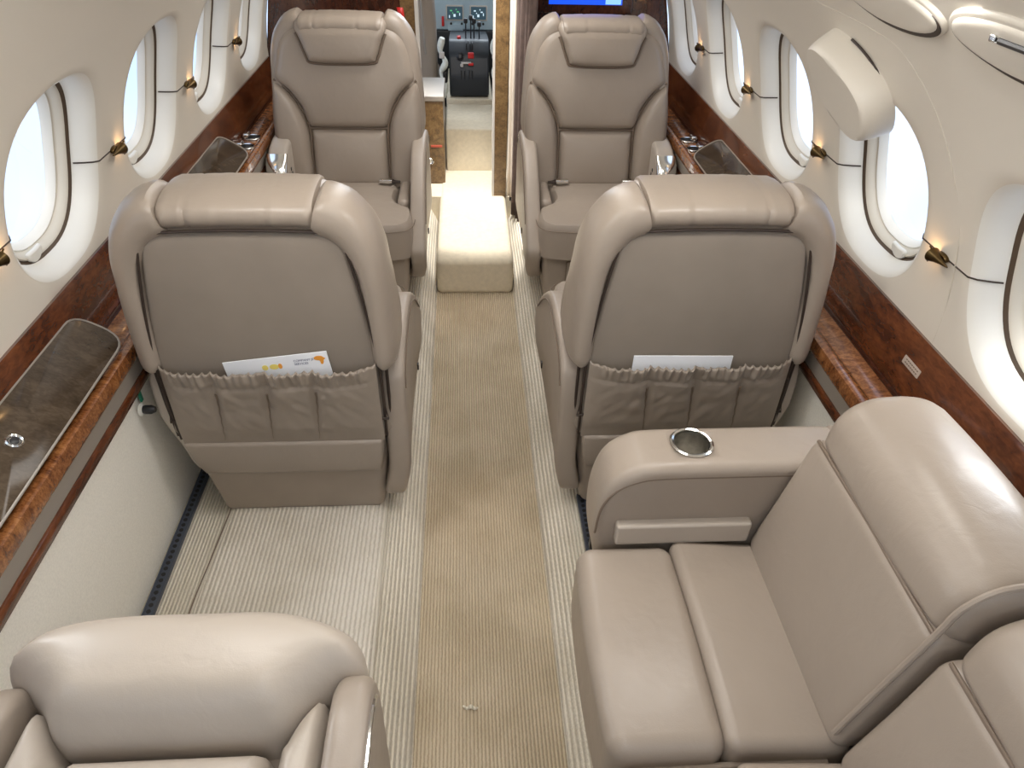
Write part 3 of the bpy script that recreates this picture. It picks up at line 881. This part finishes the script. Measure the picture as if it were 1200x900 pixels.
# ------------------------------------------------------------------ rear left seat with its back laid flat
rs = empty('reclined_seat', (-.355, .12, FZ)); inv = -Vector(rs.location)
def fz(z0): return lambda a, b, h: Vector((a, b, z0 + h)) + inv
hp = catmull([(-.350, .549), (-.45, .548), (-.52, .532), (-.553, .497), (-.556, .470), (-.53, .452), (-.50, .425), (-.476, .394), (-.44, .386), (-.355, .384), (-.27, .386), (-.236, .394), (-.212, .420), (-.185, .445), (-.160, .456), (-.156, .480), (-.175, .515), (-.25, .546)], True, 4)
hp = [Vector((-.380 + (p.x + .356) * 1.075, p.y + .024)) for p in hp]
def hwr(x, y):
    e = max(0, 1 - (y - .41) / .05)
    return .0022 * noise.noise(Vector((x * 55, y * 9, 1))) * e
MB().pad(hp, (-.380, .492), fz(.565), .050, .082, .012, skirt=.03, hf=hwr, na=7).build('headrest_pillow', 'leather_light', rs)
ol = densify(rounded([(-.490, .402), (-.262, .402), (-.250, -.28), (-.502, -.28)], .012, 3), .03)
MB().pad(ol, (-.376, .05), fz(.545), .025, .062, .010, skirt=.02).build('back_cushion', 'leather_light', rs)
for sx in (-1, 1):
    xc = -.376
    def mx(x): return xc + sx * x
    ol = catmull([(mx(.120), .375), (mx(.126), .408), (mx(.139), .437), (mx(.155), .457), (mx(.169), .459), (mx(.1765), .440), (mx(.178), .40), (mx(.177), .10), (mx(.175), -.28), (mx(.13), -.28), (mx(.125), .10)], True, 4)
    MB().pad(ol, (mx(.150), .20), fz(.54), .028, .068, .012, skirt=.03).build('side_bolster', 'leather_light', rs)
    ol = catmull([(-.30, .14), (-.30, .50), (-.2, .60), (.0, .625), (.30, .630), (.400, .628), (.440, .612), (.462, .575), (.468, .50), (.45, .25), (.42, .14)], True, 5)
    MB().plate(ol, (.05, .38), lambda a, b, w: Vector((xc + sx * w, a + .03, b)) + inv, .180, .226, .016, 5).build('arm', 'leather', rs)
    if sx > 0:
        MB().tube([Vector((xc + .2265, p.x + .03, p.y)) + inv for p in catmull([(-.2, .585), (.0, .606), (.30, .612), (.395, .608), (.430, .588)], False, 5)], .0035, 8).build('arm_trim', 'chrome', rs)
MB().rbox(Vector((-.376, .10, .345)) + inv, (.356, .74, .39), .02).build('seat_base', 'shell', rs)
MB().rbox(Vector((-.376, .08, .142)) + inv, (.34, .66, .044), .01).build('floor_plate', 'track', rs)
tag(rs, 'beige leather seat at the bottom left with broad headrest pillow and its back laid low', 'seat')

# ------------------------------------------------------------------ divan on the right
dv = empty('divan', (.42, .40, FZ)); inv = -Vector(dv.location)
def dput(mb, nm, mat='leather', parent=dv, angle=40): return mb.build(nm, mat, parent, angle)
units = ((.435, .800), (-.06, .425))
for (y0, y1) in units:
    yc = (y0 + y1) / 2
    # front seat cushion: rolls over the edge
    def fr1(p, y0=y0, y1=y1):
        return (p.x - .01 * (1 - (p.y / ((y1 - y0) / 2)) ** 2) * (1 if p.x < 0 else 0), p.y, p.z + .010 * (1 - (p.y / ((y1 - y0) / 2)) ** 2) * (1 if p.z > 0 else 0))
    dput(MB().rbox(Vector((.236, yc, .37)) + inv, (.166, y1 - y0 - .004, .165), .028, m=8, deform=fr1, k=5), 'front_cushion')
    def fr2(p, y0=y0, y1=y1):
        g = (1 - (p.y / ((y1 - y0) / 2)) ** 2)
        return (p.x, p.y, p.z + (.008 * g - .02 * (p.x / .19)) * (1 if p.z > 0 else 0))
    dput(MB().rbox(Vector((.405, yc, .375)) + inv, (.182, y1 - y0 - .004, .155), .018, m=8, deform=fr2, k=4), 'rear_cushion')
    dput(MB().tube([Vector((x, y0 + .0, .414 - abs(x - .33) * .02)) + inv for x in (.19, .25, .33, .41, .46)], .005, 8), 'cushion_piping', 'leather')
    # back: two cushions of an S-shaped section, swept along the cabin
    def sweep(prof, y0, y1, r, nm, seg=16, drop=0.0):
        P = [Vector(p) for p in prof]
        c = sum(P, Vector((0, 0))) / len(P)
        rows = []
        ts = []
        for k in range(5): a = PI / 2 * k / 4; ts.append((y0 + r * (1 - math.sin(a)) if False else y0 + r * (1 - math.cos(a)), r * (1 - math.sin(a))))
        for k in range(1, seg): ts.append((y0 + r + (y1 - y0 - 2 * r) * k / seg, 0))
        for k in range(5): a = PI / 2 * (1 - k / 4); ts.append((y1 - r * (1 - math.cos(a)), r * (1 - math.sin(a))))
        for (y, d) in ts:
            g = 4 * (y - y0) * (y1 - y) / (y1 - y0) ** 2
            row = []
            for p in P:
                q = p + (c - p).normalized() * d
                out = (p - c).normalized() * .006 * g
                row.append(Vector((q.x + out.x, y, q.y + out.y)) + inv)
            rows.append(row)
        return dput(MB().grid(rows, close_u=True, cap0=True, cap1=True), nm, 'leather', angle=50)
    low = rounded([(.455, .440), (.478, .56), (.508, .692), (.60, .70), (.675, .60), (.675, .44)], [.02, .3, .016, .03, .05, .02], 6)
    sweep(densify(low, .02), y0 + .002, y1 - .002, .016, 'lower_back_cushion')
    upc = rounded([(.512, .694), (.520, .750), (.558, .782), (.63, .788), (.685, .760), (.706, .70), (.675, .63), (.56, .66)], [.014, .05, .05, .05, .05, .04, .03, .03], 5)
    sweep(densify(upc, .015), y0 + .002, y1 - .002, .030, 'upper_back_cushion')
    dput(MB().tube([Vector((.5105, y, .692)) + inv for y in (y0 + .012, yc, y1 - .012)], .003, 8), 'back_seam', 'seam_leather')
    # piping round the near end of the back
    edge = catmull([(.458, .47), (.480, .57), (.507, .685), (.513, .712), (.522, .747), (.554, .778), (.62, .788)], False, 6)
    dput(MB().tube([Vector((p.x - .002, y0 + .010, p.y + .003)) + inv for p in edge], .0042, 8), 'end_piping', 'leather')
# base under the cushions
dput(MB().rbox(Vector((.455, .38, .215)) + inv, (.45, .90, .19), .015), 'base', 'shell')
# arm with a cup holder
ol = catmull([(.250, .14), (.222, .25), (.190, .40), (.183, .47), (.187, .535), (.204, .585), (.238, .612), (.28, .620), (.42, .621), (.56, .621), (.600, .617), (.612, .60), (.615, .45), (.61, .14)], True, 5)
def arm_map(a, b, w): return Vector((a, w, b)) + inv
mb = MB()
hole_c = Vector((.343, .866)); hr = .0315
am = dput(MB().plate(densify(ol, .03), (.39, .36), arm_map, .806, .915, .020, 6), 'armrest')
dput(MB().tube([Vector((p.x, .8075, p.y)) + inv for p in catmull([(.184, .47), (.190, .53), (.212, .570), (.245, .590), (.29, .597), (.42, .598), (.55, .598)], False, 6)], .0022, 8), 'armrest_seam', 'seam_leather', parent=am)
dput(MB().rbox(Vector((.63, .862, .54)) + inv, (.08, .105, .16), .014), 'armrest_back_block')
dput(MB().rbox(Vector((.335, .800, .478)) + inv, (.235, .022, .046), .005), 'arm_flap', 'leather_light')
dput(MB().rbox(Vector((.196, .865, .375)) + inv, (.008, .014, .03), .003), 'recline_slot', 'black')
ch = Matrix.Translation(Vector((hole_c.x, hole_c.y, .622)) + inv)
cup = dput(MB().lathe([(hr + .005, 0), (hr + .005, .0015), (hr + .002, .0035), (hr - .001, .002), (hr - .0015, -.004), (hr - .002, -.006)], ch, 40), 'cup_holder', 'chrome', parent=am)
dput(MB().lathe([(hr - .0018, -.003), (hr - .004, -.060)], ch, 40, cap1=True), 'cup_wall', 'cup_steel', parent=am)
dput(MB().lathe([(hr - .0045, -.0585), (.004, -.0580)], ch, 32, cap1=True), 'cup_mat', 'gray_panel', parent=am)
# cut the hole for the cup holder
cutm = MB().lathe([(hr + .001, -.07), (hr + .001, .02)], ch, 40, cap0=True, cap1=True).build('cutter', 'leather')
bo = am.modifiers.new('cup_hole', 'BOOLEAN'); bo.operation = 'DIFFERENCE'; bo.object = cutm; bo.solver = 'EXACT'
cutm.location = dv.location
bpy.context.view_layer.update()
dg = bpy.context.evaluated_depsgraph_get()
me2 = bpy.data.meshes.new_from_object(am.evaluated_get(dg))
am.modifiers.clear(); am.data = me2
bpy.data.objects.remove(cutm)
tag(dv, 'taupe leather side-facing divan at the lower right, with chrome cup holder in its armrest', 'sofa')

# ------------------------------------------------------------------ floor things
def mat_top(a, b, h): return Vector((a, b, FZ + .001 + h))
ol = catmull([(-.598, 1.245), (-.55, 1.272), (-.40, 1.272), (-.26, 1.268), (-.238, 1.25), (-.232, 1.0), (-.228, .70), (-.228, .56), (-.40, .55), (-.59, .56), (-.606, .70), (-.612, .92), (-.606, 1.05), (-.600, 1.18)], True, 5)
fm_ = MB().pad(ol, (-.42, .92), mat_top, .012, .018, .003, skirt=.0).build('floor_mat', 'carpet_mat')
ed = MB().tube([mat_top(p.x, p.y, .006) for p in ol], .0045, 8, closed=True).build('edge_binding', 'cream_shade', fm_)
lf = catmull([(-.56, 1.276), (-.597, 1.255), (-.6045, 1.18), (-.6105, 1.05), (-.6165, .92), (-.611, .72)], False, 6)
MB().tube([mat_top(p.x, p.y, .004) for p in lf], .0042, 8).build('edge_gap_shadow', 'seam_leather', fm_)  # dark tube standing in for the shadow in the gap along the left edge
tag(fm_, 'ribbed beige carpet mat on the floor behind the left club seat', 'mat')
def track(side, y0, y1, x, label):
    root = empty('seat_track', (side * x, (y0 + y1) / 2, FZ)); inv = -Vector(root.location)
    L = y1 - y0
    MB().rbox((0, 0, .004), (.024, L, .010), .002).build('rail', 'track', root)
    for e in (-1, 1): MB().rbox((e * .0095, 0, .0095), (.004, L, .004), .001).build('rail_lip', 'track', root)
    n = int(L / .0155)
    mb = MB()
    for i in range(n):
        y = -L / 2 + (i + .5) * L / n
        mb.lathe([(.0050, 0), (.0050, .0012)], Matrix.Translation((0, y, .0088)), 10, cap1=True)
    mb.build('track_holes', 'black', root)
    tag(root, label, 'rail')
track(-1, .3, 1.6, .702, 'dark toothed metal seat track along the left wall beside the floor mat')
track(1, .95, 2.0, .262, 'dark toothed metal seat track beside the aisle, in front of the divan arm') if False else track(1, .925, 1.22, .245, 'short dark metal seat track between the aisle carpet and the divan arm')

lt = MB().tube(catmull([Vector(p) for p in ((-.052, .755, .004), (-.044, .748, .005), (-.036, .752, .0055), (-.028, .747, .005), (-.022, .750, .004))], False, 5), lambda t: .0016 + .0022 * math.sin(PI * t), 8).build('carpet_tuft', 'carpet_light')
tag(lt, 'small pale loose tuft lying on the tan aisle carpet', 'lint')
# plug and tag on the left lower wall
pg = empty('headset_plug', (-.706, 1.165, .470))
mtx = Matrix.Translation((0, 0, 0)) @ Matrix.Rotation(PI / 2, 4, 'Y')
MB().lathe([(.014, 0), (.014, .003), (.010, .006)], mtx, 20, cap0=True, cap1=True).build('socket', 'cream_white', pg)
MB().lathe([(.008, .005), (.0095, .010), (.0095, .022), (.006, .030)], mtx, 20, cap0=True, cap1=True).build('plug_body', 'black', pg)
MB().rbox((.004, .01, .032), (.004, .010, .034), .001).build('tag_strip', 'green', pg)
tag(pg, 'small black plug with green tag on the left lower wall by the seat back', 'plug')

# ------------------------------------------------------------------ bulkheads and curtain
def panel(name, x0, x1, y, z0, z1, mat, t=.03, clip=True):
    """upright panel whose top follows the cabin arch"""
    n = 14; rows = []
    for yy in (y, y + t):
        pass
    bm_ = MB()
    top = []
    for i in range(n + 1):
        x = x0 + (x1 - x0) * i / n
        zt = min(z1, ZC + math.sqrt(max(0, RC ** 2 - x * x)) - .002) if clip else z1
        top.append((x, zt))
    bot = []
    for i in range(n + 1):
        x = x0 + (x1 - x0) * i / n
        bot.append((x, z0))
    for yy in (y, y + t):
        bm_.grid([[Vector((x, yy, z)) for x, z in top], [Vector((x, yy, (z + zb) / 2)) for (x, z), (_, zb) in zip(top, bot)], [Vector((x, yy, z)) for x, z in bot]])
    loop = top + list(reversed(bot))
    bm_.grid([[Vector((x, yy, z)) for x, z in loop] for yy in (y, y + t)], close_u=True)
    return bm_.build(name, mat)
struct(panel('wall_front_left', -.798, -.272, Y_BULK, FZ, 1.6, 'wood_dark'))
struct(panel('trim_4', -.2715, -.218, Y_BULK - .004, .02, 1.6, 'wood_gold', .05))
struct(panel('trim_5', -.2175, -.204, Y_BULK - .006, .02, 1.6, 'white_trim', .04))
struct(panel('wall_front_right', .165, .798, Y_BULK, FZ, 1.6, 'wood_dark'))
struct(panel('trim_6', .095, .148, Y_BULK - .004, .02, 1.6, 'wood_gold', .05))
struct(panel('trim_7', .086, .0945, Y_BULK - .006, .02, 1.6, 'white_trim', .05))

tv = empty('wall_monitor', (.44, Y_BULK - .004, 1.02)); 
MB().rbox((0, -.004, 0), (.37, .016, .26), .006).build('bezel', 'wood_dark', tv)
MB().rbox((0, -.0125, .01), (.285, .003, .215), .001).build('screen', 'screen_blue', tv)
MB().rbox((.107, -.0145, -.080), (.06, .0015, .03), .0005).build('screen_patch', 'screen_pale', tv)
tag(tv, 'blue lit screen in a dark wood frame above the right forward seat', 'screen')

# pleated curtain tied back at the right of the passage
cr = empty('curtain', (.19, 2.88, 0)); inv = -Vector(cr.location)
def pleats(x0, y0, x1, y1, nf, amp, z0, z1, taper):
    rows = []
    NU = nf * 10
    d = Vector((x1 - x0, y1 - y0)); nrm = Vector((-d.y, d.x)).normalized()
    for j in range(13):
        v = j / 12; z = z0 + (z1 - z0) * v
        row = []
        for i in range(NU + 1):
            u = i / NU
            a = amp * (1 + .25 * math.sin(v * 5 + i)) * math.sin(u * nf * 2 * PI)
            p = Vector((x0, y0)) + d * u + nrm * a
            p.x += taper * (1 - v)
            row.append(Vector((p.x, p.y, z)) + inv)
        rows.append(row)
    return MB().grid(rows)
o = pleats(.176, 2.975, .236, 2.80, 5, .010, .10, 1.38, -.004).build('curtain_fabric', 'curtain', cr, angle=80)
so = o.modifiers.new('thick', 'SOLIDIFY'); so.thickness = .003
o = pleats(.148, 3.005, .172, 2.975, 2, .006, .17, 1.40, .002).build('curtain_lining', 'curtain_white', cr, angle=80)
so = o.modifiers.new('thick', 'SOLIDIFY'); so.thickness = .003
tag(cr, 'dark brown pleated curtain with pale lining hanging at the right of the cockpit passage', 'curtain')
# red ribbon by the left seat shoulder
rb_ = MB().grid([[Vector((-.285 + .012 * i + .004 * math.sin(j), 3.0485 - .0005 * i, .90 - .022 * j)) for i in range(3)] for j in range(5)])
ro = rb_.build('ribbon', 'red'); so = ro.modifiers.new('thick', 'SOLIDIFY'); so.thickness = .002
tag(ro, 'small red ribbon hanging on the bulkhead beside the left forward seat', 'ribbon')

# ------------------------------------------------------------------ passage and cockpit
mb = MB().grid([[Vector((x, y, .139)) for x in (-.62, -.2, .2, .62)] for y in (Y_BULK, 3.5, 4.2, Y_NOSE)])
mb.grid([[Vector((x, Y_BULK, z)) for x in (-.62, -.2, .2, .62)] for z in (-.03, .139)])
struct(mb.build('floor_cockpit', 'carpet_step'))
# cockpit shell; open doorway on the left between the bulkhead and the crew, open nose
mb = MB()
for (y0, y1, lo, hi) in ((3.08, 3.62, -.75, 2.2), (3.62, 4.3, -.75, PI + .75)):
    mb.grid([[Vector((RC * math.cos(a), y, ZC + RC * math.sin(a))) for y in (y0, (y0 + y1) / 2, y1)] for a in [lo + (hi - lo) * i / 36 for i in range(37)]])
struct(mb.build('wall_cockpit', 'cream_shade'))
st = MB().rbox((-.005, 3.55, .24), (.232, .40, .205), .010).build('step_box', 'carpet_step')
tag(st, 'square cream carpeted step box in the passage before the cockpit', 'step')
cb = empty('passage_cabinet', (-.285, 3.35, .14))
MB().rbox((0, 0, .185), (.32, .30, .37), .004).build('cabinet_body', 'wood_gold', cb)
MB().rbox((0, 0, .381), (.33, .31, .022), .004).build('cabinet_top', 'gray_panel', cb)
MB().lathe([(.017, 0), (.017, .004), (.014, .007), (.010, .005), (.008, .003)], Matrix.Translation((.093, -.150, .105)) @ Matrix.Rotation(PI / 2, 4, 'X'), 24, cap0=True, cap1=True).build('round_latch', 'chrome', cb)
MB().rbox((.125, -.151, .175), (.05, .003, .010), .001).build('label_strip', 'placard_red', cb)
tag(cb, 'low golden wood cabinet with round chrome latch left of the passage step', 'cabinet')

struct(MB().rbox((-.005, 4.10, .25), (.236, .64, .215), .006).build('trim_8', 'carpet_step'))
def crew_seat(x, label, w=.36):
    r = empty('crew_seat', (x, 3.86, .14))
    MB().rbox((0, .02, .56), (w, .11, .70), .045, deform=lambda p: (p.x * (1 - .25 * max(0, p.z)), p.y - .12 * p.z, p.z)).build('backrest', 'leather', r)
    MB().rbox((0, .25, .22), (w, .42, .12), .04).build('seat', 'leather', r)
    MB().rbox((0, .22, .08), (w * .7, .34, .16), .02).build('pedestal', 'black', r)
    sx = 1 if x < 0 else -1
    for dx in (.05, .115):
        MB().tube([Vector((sx * dx, -.075, .90)), Vector((sx * dx, -.055, .60)), Vector((sx * (dx + .01), -.04, .42))], .005, 8).build('harness_strap', 'gray_panel', r)
    tag(r, label, 'seat', 'crew seats in the cockpit')
crew_seat(-.345, 'beige crew seat back seen left of the cockpit console')
crew_seat(.335, 'beige crew seat back seen right of the cockpit console')
# harness and headset clutter hanging beside the console
for (x, ss) in ((-.132, 1), (.122, 2)):
    h = empty('seat_harness', (x * 1.03, 3.80, .36)); random.seed(ss)
    pts = [(0, 0, .28), (-.012, .01, .22), (.012, -.01, .17), (-.010, 0, .12), (.008, -.008, .06), (0, 0, .0)]
    MB().tube(catmull([Vector(p) for p in pts], False, 5), lambda t: .013 + .004 * math.sin(t * 17), 10).build('webbing_strap', 'webbing', h)
    MB().rbox((.008, -.014, .10), (.02, .014, .05), .005).build('buckle', 'black', h)
    MB().rbox((-.004, -.014, .205), (.026, .014, .03), .005).build('adjuster', 'white_trim', h)
    tag(h, 'pale harness webbing bunched at the %s side of the cockpit console' % ('left' if x < 0 else 'right'), 'harness')

pd = empty('center_console', (-.005, 3.80, .36)); inv = -Vector(pd.location)
prof = [(3.80, .36), (3.795, .46), (3.83, .575), (3.90, .635), (4.02, .66), (4.36, .67), (4.40, .36)]
rows = []
for x, k in ((-.104, 1), (-.098, 1), (.098, 1), (.104, 1)):
    rows.append([Vector((x + .0, y, z)) for y, z in catmull([Vector((a, b)) for a, b in prof], True, 4)])
hw = [(-.100, .97), (-.092, 1.0), (0, 1.003), (.092, 1.0), (.100, .97)]
ctr = Vector((4.08, .52)); rows = []
cl = densify(rounded([(3.80, .362), (3.795, .46), (3.83, .560), (3.90, .615), (4.0, .606), (4.38, .560), (4.38, .362)], .02, 3), .04)
for x, k in hw: rows.append([Vector((x - .005, ctr.x + (p.x - ctr.x) * k, ctr.y + (p.y - ctr.y) * k)) + inv for p in cl])
MB().grid(rows, close_u=True, cap0=True, cap1=True).build('console_body', 'pedestal', pd)
def cbox(x, y, z, sx, sy, sz, nm, mat, r=.002): MB().rbox(Vector((x, y, z)) + inv, (sx, sy, sz), r, m=2).build(nm, mat, pd)
for x in (-.018, .0, .012): cbox(x, 3.865, .607, .003, .09, .004, 'lever_slot', 'black', .001) if False else cbox(x, 3.865, .592, .004, .05, .030, 'lever_slot', 'black', .001)
for (x, hgt) in ((-.020, .085), (.006, .10), (.022, .085), (.048, .07)):
    MB().tube([Vector((x, 3.94, .605)) + inv, Vector((x, 3.925, .605 + hgt)) + inv], .0035, 8).build('lever', 'black', pd)
    cbox(x, 3.923, .61 + hgt, .020, .022, .024, 'lever_knob', 'black', .007)
cbox(.004, 3.835, .555, .030, .030, .026, 'red_guard', 'red', .004)
cbox(.004, 3.806, .520, .026, .018, .012, 'red_switch', 'red', .003)
cbox(-.020, 3.806, .525, .050, .014, .008, 'switch_bar', 'white_trim', .002)
cbox(-.042, 3.802, .515, .016, .016, .016, 'white_knob', 'white_trim', .005)
for x in (-.045, -.028, -.004, .010): cbox(x, 3.799, .470, .006, .008, .044, 'switch_slot', 'black', .002)
MB().lathe([(.018, 0), (.018, .008), (.012, .012)], Matrix.Translation(Vector((-.05, 3.815, .555)) + inv) @ Matrix.Rotation(PI / 2 - .5, 4, 'X'), 16, cap0=True, cap1=True).build('trim_wheel', 'black', pd)
cbox(-.055, 3.93, .614, .02, .03, .02, 'red_knob', 'red', .006)
tag(pd, 'dark slate cockpit console with black levers and red switch guard', 'console')

ip = empty('instrument_panel', (0, 4.42, .66))
MB().rbox((0, 0, .06), (1.05, .05, .32), .01).build('panel_face', 'panel_blue', ip)
for sx, mk in ((-1, 'display_green'), (1, 'display_white')):
    x = -.012 + sx * .066
    MB().rbox((x, -.027, -.012), (.098, .010, .078), .004, m=2).build('display_bezel', 'white_trim', ip)
    MB().rbox((x, -.033, -.012), (.084, .003, .064), .001, m=2).build('display', 'display', ip)
    for i in range(7):
        MB().rbox((x - .03 + .0095 * i, -.0352, -.03 + .006 * ((i * 5) % 7)), (.012 if i % 2 else .005, .001, .006 if i % 3 else .014), .0004, m=2).build('display_mark', mk if i % 3 else 'display_white', ip)
MB().rbox((-.075, -.027, -.085), (.085, .008, .036), .003, m=2).build('radio_panel', 'panel_blue', ip)
for i in range(4):
    MB().lathe([(.006, 0), (.006, .010)], Matrix.Translation((-.10 + .06 * i, -.026, -.066)) @ Matrix.Rotation(PI / 2, 4, 'X'), 12, cap0=True, cap1=True).build('knob', 'black', ip)
MB().rbox((-.145, -.030, -.055), (.014, .02, .05), .004, m=2).build('fire_handle', 'red', ip)
MB().rbox((0, .0, -.31), (1.0, .06, .42), .01).build('lower_panel', 'pedestal', ip)
tag(ip, 'pale blue cockpit instrument panel with two lit displays', 'panel')

# ------------------------------------------------------------------ light
w = bpy.data.worlds.new('sky'); SC.world = w; w.use_nodes = True
nt = w.node_tree; bg = nt.nodes['Background']
tc = nt.nodes.new('ShaderNodeTexCoord'); nz = nt.nodes.new('ShaderNodeTexNoise'); nz.inputs['Scale'].default_value = 3.0; nz.inputs['Detail'].default_value = 4.0
nt.links.new(tc.outputs['Generated'], nz.inputs['Vector'])
rp = nt.nodes.new('ShaderNodeValToRGB')
rp.color_ramp.elements[0].position = .35; rp.color_ramp.elements[0].color = (.42, .57, .82, 1)
rp.color_ramp.elements[1].position = .65; rp.color_ramp.elements[1].color = (.62, .71, .84, 1)
nt.links.new(nz.outputs['Fac'], rp.inputs['Fac']); nt.links.new(rp.outputs['Color'], bg.inputs['Color'])
bg.inputs['Strength'].default_value = 1.65

def area(name, loc, direction, sx, sy, energy, col, portal=False, spread=None):
    L = bpy.data.lights.new(name, 'AREA'); L.shape = 'RECTANGLE'; L.size = sx; L.size_y = sy
    L.energy = energy; L.color = col
    if spread: L.spread = spread
    o = bpy.data.objects.new(name, L); COL.objects.link(o)
    o.location = loc; o.rotation_euler = Vector(direction).to_track_quat('-Z', 'Y').to_euler()
    if portal: L.cycles.is_portal = True
    return o
for side in (-1, 1):
    for k in win_ks:
        p = cyl(side, WIN_C0 + WIN_P * k, WIN_S, .14)
        n = Vector((-side * math.cos(WIN_S / RC), 0, -math.sin(WIN_S / RC)))
        area('window_daylight', p, n, .34, .34, 1, (1, 1, 1), portal=True)
# unseen fill lights added along the crown of the ceiling for base brightness
area('ceiling_fill_light', (0, .9, 1.485), (0, 0, -1), .30, 3.4, 9, (1.0, .97, .925))
area('ceiling_fill_light', (0, 2.6, 1.485), (0, 0, -1), .30, .7, 5, (1.0, .98, .95))
# unseen fill strips added along both upper edges to brighten the cabin
for side in (-1, 1):
    area('sidewall_fill_light', (side * .40, .9, 1.375), (-side * .62, 0, -1), .10, 3.4, 23, (1.0, .975, .935))
# daylight in at the open entry door on the left of the passage, and through the windshield
area('door_daylight', (-.74, 3.50, 1.0), (.80, -.62, -.86), 0.22, .5, 2.5, (.97, .98, 1.0), spread=math.radians(50))
area('windshield_daylight', (0, 4.55, 1.30), (0, -.6, -.8), .9, .35, 10, (.85, .93, 1.0))

def spot(name, loc, target, energy, col, cone, blend, rad):
    L = bpy.data.lights.new(name, 'SPOT'); L.energy = energy; L.color = col
    L.spot_size = math.radians(cone); L.spot_blend = blend; L.shadow_soft_size = rad
    o = bpy.data.objects.new(name, L); COL.objects.link(o); o.location = loc
    o.rotation_euler = (Vector(target) - Vector(loc)).to_track_quat('-Z', 'Y').to_euler()
spot('step_fill_spot', (.0, 2.90, 1.46), (.04, 2.93, .14), 85, (1.0, .98, .94), 42, .35, .03)  # unseen spot added to brighten the step and the curtain lining
spot('aisle_light', (-.02, 2.2, 1.46), (-.06, 2.27, 0), 5, (1.0, .62, .28), 16, 1.0, .02)
spot('aisle_light', (-.02, 1.28, 1.46), (.0, 1.29, 0), 4, (1.0, .62, .28), 16, 1.0, .02)

SC.view_settings.view_transform = 'Standard'
try: SC.view_settings.look = 'None'
except Exception: pass
SC.view_settings.gamma = 1.0
SC.view_settings.use_curve_mapping = False
SC.view_settings.exposure = 0.27
